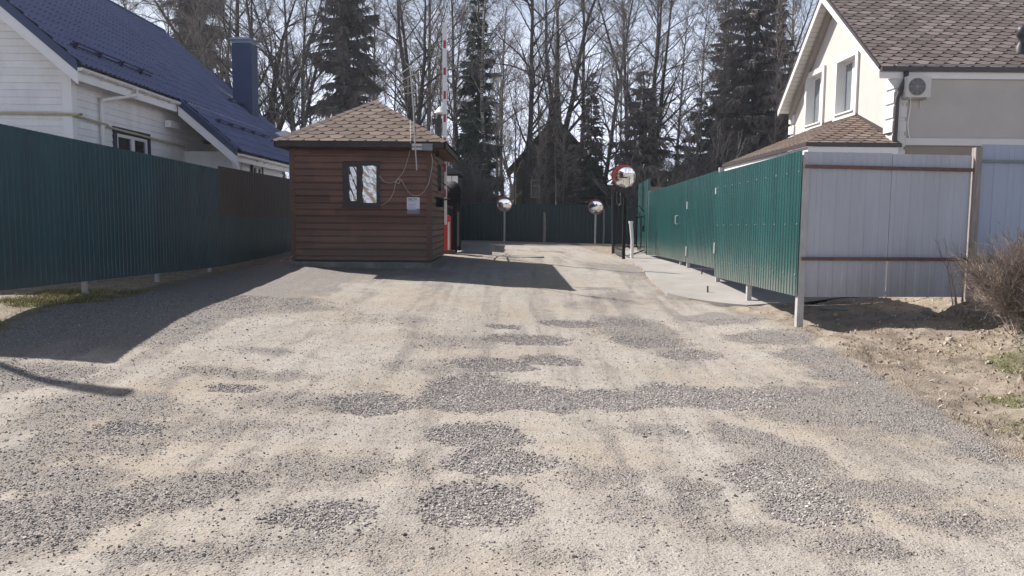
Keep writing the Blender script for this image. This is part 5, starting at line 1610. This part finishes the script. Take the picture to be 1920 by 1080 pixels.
def bare_tree(seed, H, r0, first=.3, limbs=26, limb_len=.33, limb_ang=.75, up=.07, twigs=9, fine=5, forks=1, spread=.25, lean=0.0):
    r = np.random.default_rng(seed)
    tr, cr = {}, {}
    stems = []
    if forks == 1:
        stems.append(grow(r, np.array([0, 0, -.3]), np.array([lean, 0, 1.0]), H, r0, 14, .05, .03, .10))
    else:
        base = grow(r, np.array([0, 0, -.3]), np.array([lean, 0, 1.0]), H * .30, r0, 7, .05, .03, .8)
        stems.append(base)
        for f in range(forks):
            a = 2 * math.pi * (f + r.random() * .5) / forks
            sp = spread * r.uniform(.5, 1.2)
            d = np.array([math.cos(a) * sp, math.sin(a) * sp * .7, 1.0])
            i0 = r.integers(4, 7)
            stems.append(grow(r, base[0][i0], d / np.linalg.norm(d), H * (.72) * r.uniform(.8, 1), base[1][i0] * r.uniform(.6, .85), 13, .05, .045, .10))
    for s in stems: tr.setdefault((len(s[0]), 8), []).append(s)
    L1 = []
    use = stems if forks == 1 else stems[1:]
    for s in use:
        n = limbs if forks == 1 else max(6, int(limbs / len(use)))
        f0 = first if forks == 1 else .05
        for i in range(n):
            t = f0 + (1 - f0) * (i + r.random()) / n
            x = t * (len(s[0]) - 1); j = min(int(x), len(s[0]) - 2); fr = x - j
            p = s[0][j] * (1 - fr) + s[0][j + 1] * fr
            rad = (s[1][j] * (1 - fr) + s[1][j + 1] * fr)
            d = s[0][j + 1] - s[0][j]; d = d / np.linalg.norm(d)
            ln = H * limb_len * (1 - .65 * t) * r.uniform(.55, 1.15)
            L1.append(grow(r, p, sidedir(r, d, limb_ang * r.uniform(.6, 1.25)), ln, rad * r.uniform(.32, .55) + .008, 7, up, .10, .2))
    for l in L1: tr.setdefault((7, 5), []).append(l)
    L2 = []
    for l in L1 + [(s[0][-5:], s[1][-5:]) for s in use]:
        n = len(l[0]); Ln = np.linalg.norm(l[0][-1] - l[0][0])
        for i in range(twigs):
            t = .15 + .85 * (i + r.random()) / twigs
            x = t * (n - 1); j = min(int(x), n - 2); fr = x - j
            p = l[0][j] * (1 - fr) + l[0][j + 1] * fr; rad = l[1][j] * (1 - fr) + l[1][j + 1] * fr
            d = l[0][j + 1] - l[0][j]; d = d / (np.linalg.norm(d) + 1e-9)
            L2.append(grow(r, p, sidedir(r, d, r.uniform(.4, 1.0)), max(.5, Ln * .45 * (1.1 - t * .6)) * r.uniform(.6, 1.2), max(.010, rad * .5), 5, up * .8, .16, .35))
    for l in L2: cr.setdefault((5, 3), []).append(l)
    for l in L2:
        n = 5; Ln = np.linalg.norm(l[0][-1] - l[0][0])
        for i in range(fine):
            j = r.integers(0, 4)
            fr = r.random()
            p = l[0][j] * (1 - fr) + l[0][j + 1] * fr
            d = l[0][j + 1] - l[0][j]; d = d / (np.linalg.norm(d) + 1e-9)
            cr.setdefault((4, 3), []).append(grow(r, p, sidedir(r, d, r.uniform(.35, .95)), max(.35, Ln * .5) * r.uniform(.5, 1.2), .0085, 4, up * .5, .18, .6))
    return build_polys(tr), build_polys(cr)

def spruce(seed, H, rad, dens=1.0, bare=.08, droop=.35, power=1.0):
    r = np.random.default_rng(seed)
    tr = {}
    trunk = grow(r, np.array([0, 0, -.3]), np.array([0, 0, 1.0]), H, .02 + H * .012, 12, .06, .008, .06)
    tr.setdefault((12, 7), []).append(trunk)
    P, D, S = [], [], []
    z = H * bare
    while z < H * .985:
        t = z / H
        R_ = rad * ((1 - t) ** power) * .96 + .12
        nb = max(3, int(4 * (1 - t) + 3))
        a0 = r.random() * 6.28
        for k in range(nb):
            a = a0 + 6.283 * k / nb + r.normal(0, .2)
            L = R_ * r.uniform(.45, 1.0) * (1.25 if r.random() < .25 else 1)
            if r.random() < .06: continue
            x = np.interp(z, trunk[0][:, 2], trunk[0][:, 0]); y = np.interp(z, trunk[0][:, 2], trunk[0][:, 1])
            d = np.array([math.cos(a), math.sin(a), .25 * t - droop * (1 - t) * .6])
            br = grow(r, np.array([x, y, z + r.normal(0, .30)]), d / np.linalg.norm(d), L, .012 + L * .011, 6, -.02 + .05 * (1 - t), .05, .25)
            tr.setdefault((6, 3), []).append(br)
            ns = max(12, int(L * 72 * dens))
            tt = r.uniform(.12, 1.0, ns)
            j = np.clip((tt * 5).astype(int), 0, 4); f = tt * 5 - j
            p = br[0][j] * (1 - f)[:, None] + br[0][j + 1] * f[:, None]
            dd = br[0][j + 1] - br[0][j]; dd /= np.linalg.norm(dd, axis=1, keepdims=True) + 1e-9
            side = np.cross(dd, [0, 0, 1.0]) * r.choice([-1, 1], ns)[:, None]
            d2 = dd * r.uniform(.3, 1.0, (ns, 1)) + side * r.uniform(.2, 1.0, (ns, 1)) + np.array([0, 0, -1.0]) * r.uniform(.1, 1.8, (ns, 1)) * (droop + .3)
            d2 /= np.linalg.norm(d2, axis=1, keepdims=True)
            P.append(p); D.append(d2); S.append(r.uniform(.22, .72, ns) * (.55 + .45 * (1 - t)))
        z += .17 + .05 * (1 - t) + r.uniform(0, .05)
    P, D, S = np.concatenate(P), np.concatenate(D), np.concatenate(S)
    n = len(P)
    vs, qs = [], []
    w = np.cross(D, r.normal(0, 1, (n, 3))); w /= np.linalg.norm(w, axis=1, keepdims=True) + 1e-9
    u = np.cross(D, w)
    Q = []
    for ax in (w, u):
        wd = (S * .085)[:, None]
        a = P - ax * wd * .4; b = P + D * (S * .55)[:, None] - ax * wd; c = P + D * S[:, None]; d = P + D * (S * .55)[:, None] + ax * wd
        vs.append(np.stack([a, b, c, d], 1).reshape(-1, 3))
    V = np.concatenate(vs)
    q = np.arange(len(V)).reshape(-1, 4)
    return build_polys(tr), (V, q)

def make_tree(name, geo, tm, cm, crown_name, label, cat, group):
    o = bpy.data.objects.new(name, None); COL.objects.link(o)
    tag(o, label, cat, group)
    for nm, (v, q), m in (('trunk', geo[0], tm), (crown_name, geo[1], cm)):
        c = np_mesh(nm, v, q, m, smooth=True); c.parent = o
    return o

KINDS = {
    'alder': [bare_tree(101, 21, .22, .26, 34, .30, .85, .05, 11, 7), bare_tree(102, 19, .19, .18, 32, .33, .95, .04, 11, 7), bare_tree(103, 22, .21, .36, 30, .28, .8, .06, 11, 7)],
    'fork': [bare_tree(111, 20, .28, .2, 39, .32, .85, .05, 11, 7, 3, .30), bare_tree(112, 19, .28, .2, 40, .32, .9, .04, 11, 7, 4, .45)],
    'spread': [bare_tree(121, 17, .40, .2, 50, .40, .9, .02, 12, 7, 5, .80)],
    'birch': [bare_tree(131, 20, .15, .30, 34, .24, .75, .03, 12, 8), bare_tree(132, 18, .13, .25, 32, .26, .8, .0, 12, 8)],
    'sapling': [bare_tree(141, 9, .055, .3, 16, .22, .5, .08, 6, 3), bare_tree(142, 11, .065, .35, 18, .20, .45, .09, 6, 3), bare_tree(143, 7, .045, .2, 16, .25, .6, .07, 6, 3)],
}
SPR = {'tall': spruce(201, 21, 3.0, 1.0, .05, .45, .75), 'slim': spruce(202, 17, 1.9, 1.0, .12, .5, .7), 'wide': spruce(203, 19, 3.7, 1.0, .04, .5, .85), 'young': spruce(204, 10, 1.7, 1.0, .03, .3, .9), 'low': spruce(205, 8.5, 2.6, 1.1, .02, .35, .75)}
PROTO = {}
def plant(kind, var, u, Y, s, rot, label, group, tm='bark_dark', cm='twig', name=None, sx=1.0):
    key = (kind, var, tm, cm)
    cat = 'tree'
    x = at(u, 400, Y).x
    loc = (x, Y, g1(x, Y))
    if key not in PROTO:
        if kind == 'spruce':
            PROTO[key] = make_tree(name or 'spruce_tree', SPR[var], M['bark_dark'], M[cm], 'needles', label, cat, group)
        else:
            PROTO[key] = make_tree(name or ('bare_tree' if kind != 'birch' else 'birch_tree'), KINDS[kind][var], M[tm], M[cm], 'branches', label, cat, group)
        o = PROTO[key]
    else:
        o = copy_tree(PROTO[key])
        if name: o.name = name
        o['label'] = label
        if group: o['group'] = group
        elif 'group' in o: del o['group']
    o.location = loc
    o.rotation_euler = (0, 0, rot)
    o.scale = (s * sx, s * sx, s)
    return o
# the trees one can tell apart
GB = 'bare trees in the wood'
plant('alder', 0, 984, 46, 1.0, .4, 'straight dark bare trunk just left of the dark gabled house', GB)
plant('fork', 0, 1048, 50, 1.12, 1.2, 'thick bare trunk forking above the gable of the dark house', GB)
plant('fork', 1, 1212, 50, 1.05, 2.2, 'broad bare tree forking high above the large red hooded mirror', GB)
plant('spread', 0, 500, 46, 1.0, .9, 'spreading bare tree with heavy limbs behind the navy chimney', GB)
plant('birch', 0, 912, 45, 1.0, .2, 'pale barked birch right of the raised barrier boom', 'birches in the wood', 'bark_birch', 'twig')
plant('fork', 0, 775, 47, 1.0, 3.0, 'dark bare tree directly behind the hut aerial', GB)
plant('alder', 1, 868, 52, 1.05, 1.1, 'bare tree just right of the raised barrier boom', GB)
plant('alder', 2, 1085, 55, 1.0, 2.4, 'slim bare tree right of the dark house gable', GB)
plant('alder', 1, 1128, 48, .95, 5.1, 'slim bare tree above the right far mirror', GB, 'bark_grey')
plant('spruce', 'tall', 652, 46, 1.32, .3, 'tall dark spruce rising behind the hut roof', 'spruces in the wood', sx=.70)
plant('spruce', 'slim', 372, 50, 1.5, 1.3, 'dark slim spruce left of the navy chimney', 'spruces in the wood')
plant('spruce', 'slim', 893, 47, .95, 2.0, 'narrow spruce between the barrier boom and the pale birch', 'spruces in the wood', cm='needles_grey')
plant('spruce', 'young', 1104, 46.5, 1.0, .7, 'small pointed spruce right of the dark house', 'spruces in the wood')
plant('spruce', 'wide', 1405, 47, 1.18, .2, 'largest spruce, tall and broad, beside the beige house gable', 'spruces in the wood', sx=.88)
plant('spruce', 'low', 1205, 44.5, 1.15, 2.1, 'bushy low spruce behind the large red hooded mirror', 'spruces in the wood')
plant('spruce', 'low', 1310, 46, 1.0, 3.3, 'low spruce thicket above the middle of the green fence', 'spruces in the wood', cm='needles_grey')
plant('spruce', 'slim', 1455, 52, .95, 4.2, 'slimmer spruce close to the roof edge of the beige house', 'spruces in the wood')
plant('spruce', 'low', 1112, 43.8, .62, 5.0, 'dark low spruce in front of the right half of the dark house', 'spruces in the wood', cm='needles_grey')
plant('spruce', 'low', 880, 44.0, .85, 5.6, 'low dark spruce over the left end of the back fence', 'spruces in the wood', cm='needles_grey')
plant('spruce', 'tall', 1350, 56, .9, 5.2, 'spruce half hidden behind the broadest spruce', 'spruces in the wood')
# the rest of the wood
LBL = 'bare leafless tree standing in the thick of the wood behind the fences'
rest = []
rr3 = random.Random(5)
for u in (250, 290, 330, 420, 455, 545, 590, 700, 735, 805, 845, 945, 1015, 1165, 1240, 1272, 1300, 1345, 1372, 1430, 1460, 560, 395, 720):
    k = rr3.choice(['alder', 'alder', 'alder', 'fork', 'birch', 'birch'])
    v = rr3.randrange(len(KINDS[k]))
    Y = rr3.uniform(48, 66)
    if u < 640: Y = rr3.uniform(44, 62)
    tmn = 'bark_birch' if k == 'birch' else rr3.choice(['bark_dark', 'bark_grey'])
    plant(k, v, u + rr3.uniform(-8, 8), Y, rr3.uniform(.82, 1.1), rr3.uniform(0, 6.28), LBL, 'leafless trees in the wood', tmn, 'twig', 'bare_tree')
for i in range(26):
    u = rr3.choice([rr3.uniform(1140, 1480), rr3.uniform(1140, 1480), rr3.uniform(860, 1140), rr3.uniform(560, 860)])
    plant('sapling', rr3.randrange(3), u, rr3.uniform(42.3, 48), rr3.uniform(.7, 1.25), rr3.uniform(0, 6.28), 'thin leafless sapling along the edge of the wood', 'saplings at the edge of the wood', 'bark_grey', 'twig_pale', 'sapling')
for i, (x_, y_, k) in enumerate(((-13, -16, 'alder'), (-7, -19, 'fork'), (-2.5, -15, 'alder'), (3, -20, 'fork'), (9, -17, 'alder'), (-18, -22, 'fork'), (14, -24, 'alder'))):
    o = plant(k, i % 2, 960, 45, .8, i * 1.3, 'bare tree behind the viewer, reflected in the hut window', 'trees reflected in the hut window', 'bark_dark', 'twig', 'bare_tree')
    o.location = (x_, y_, 0)
# distant wood that reads as one mass
parts = []
for i in range(15):
    k = rr3.choice(['alder', 'alder', 'birch', 'fork'])
    tr_, cr_ = KINDS[k][rr3.randrange(len(KINDS[k]))]
    Y = rr3.uniform(72, 105); x = at(rr3.uniform(180, 1490), 400, Y).x
    a = rr3.uniform(0, 6.28); s = rr3.uniform(.75, 1.05)
    for (v, q), keep in ((tr_, 1.0), (cr_, .4)):
        if keep < 1:
            # keep whole twigs only (12-vertex fine twigs come last)
            pass
        c, sn = math.cos(a) * s, math.sin(a) * s
        V = np.stack([v[:, 0] * c - v[:, 1] * sn + x, v[:, 0] * sn + v[:, 1] * c + Y, v[:, 2] * s + .4], -1)
        if keep < 1: q = q[:int(len(q) * .55)]
        parts.append((V, q))
v, q = merge(parts)
tag(np_mesh('distant_wood', v, q, M['twig']), 'far bare woodland filling the gaps between the nearer trees', 'woodland', kind='stuff')
# undergrowth behind the back fence
def shrub(seed, H, W, n, rad, k2=6, k3=4):
    r = np.random.default_rng(seed); by = {}
    for i in range(n):
        a = r.uniform(0, 6.28); el_ = r.uniform(.1, 1.0)
        d = np.array([math.cos(a) * el_ * W / H, math.sin(a) * el_ * W / H, 1.0]); d /= np.linalg.norm(d)
        b0 = grow(r, np.array([r.normal(0, .12) * W, r.normal(0, .12) * W, -.05]), d, H * r.uniform(.6, 1.05), rad, 7, .0, .07, .35)
        by.setdefault((7, 4), []).append(b0)
        for j in range(k2):
            x = r.integers(2, 6); dd = b0[0][x] - b0[0][x - 1]; dd /= np.linalg.norm(dd)
            b1 = grow(r, b0[0][x], sidedir(r, dd, r.uniform(.25, .7)), H * r.uniform(.2, .45), rad * .6, 5, .03, .10, .5)
            by.setdefault((5, 3), []).append(b1)
            for l in range(k3):
                y = r.integers(1, 4); dd = b1[0][y + 1] - b1[0][y]; dd /= np.linalg.norm(dd)
                by.setdefault((4, 3), []).append(grow(r, b1[0][y], sidedir(r, dd, r.uniform(.25, .7)), H * r.uniform(.08, .22), rad * .4, 4, .03, .12, .6))
    return build_polys(by)
SH = [shrub(301, 4.2, 3.0, 34, .022, 8, 5), shrub(302, 3.2, 3.4, 30, .02, 8, 5)]
protoS = [np_mesh('undergrowth_shrub', v, q, M['twig'], smooth=True) for v, q in SH]
for i in range(34):
    p = protoS[i % 2]
    o = p if i < 2 else p.copy()
    if i >= 2: COL.objects.link(o)
    Y = rr3.uniform(42.2, 50); u = rr3.uniform(850, 1490) if i % 5 else rr3.uniform(560, 860)
    if 890 < u < 1180: u = u - 150 if u < 1040 else u + 150
    x = at(u, 400, Y).x
    o.location = (x, Y, g1(x, Y)); o.rotation_euler = (0, 0, rr3.uniform(0, 6.28)); s = rr3.uniform(.8, 1.5); o.scale = (s, s, s)
    tag(o, 'tangled leafless shrub filling the edge of the wood above the back fence', 'shrub', 'leafless shrubs behind the fences')

# ------------------------------------------------------------------ bush and canes on the right
bpos = at(1935, 648, 8.9)
bz = float(bil(GZ, np.array([bpos.x]), np.array([8.9]))[0])
v, q = shrub(401, 1.08, 1.10, 260, .006, 11, 6)
bush = np_mesh('bare_bush', v, q, M['bush_twig'], smooth=True)
bush.location = (bpos.x + .12, 8.9, bz)
tag(bush, 'dense bare twiggy bush at the right edge in front of the grey fences', 'bush')
cz = gp(1795, 590)
v, q = shrub(402, 1.0, .35, 9, .009, 1, 1)
cn = np_mesh('cane_plant', v, q, M['bush_twig'], smooth=True)
cn.location = (cz.x, cz.y - .1, float(bil(GZ, np.array([cz.x]), np.array([cz.y - .1]))[0]))
tag(cn, 'few bare upright canes left of the timber fence post', 'plant')

# ------------------------------------------------------------------ added haze volume, lifts dark tones like lens veil
hz = MB(); hz.box((-75, -45, -3), (75, 125, 30))
hm = bpy.data.materials.new('haze'); hm.use_nodes = True
hn = hm.node_tree.nodes; hn.remove(hn['Principled BSDF'])
pv = hn.new('ShaderNodeVolumePrincipled')
pv.inputs['Color'].default_value = (.80, .89, 1, 1); pv.inputs['Density'].default_value = .0005; pv.inputs['Anisotropy'].default_value = .2
hm.node_tree.links.new(pv.outputs[0], hn['Material Output'].inputs['Volume'])
tag(hz.build('haze', hm), 'thin haze volume added to lift the dark tones like lens veil', 'haze', kind='stuff')
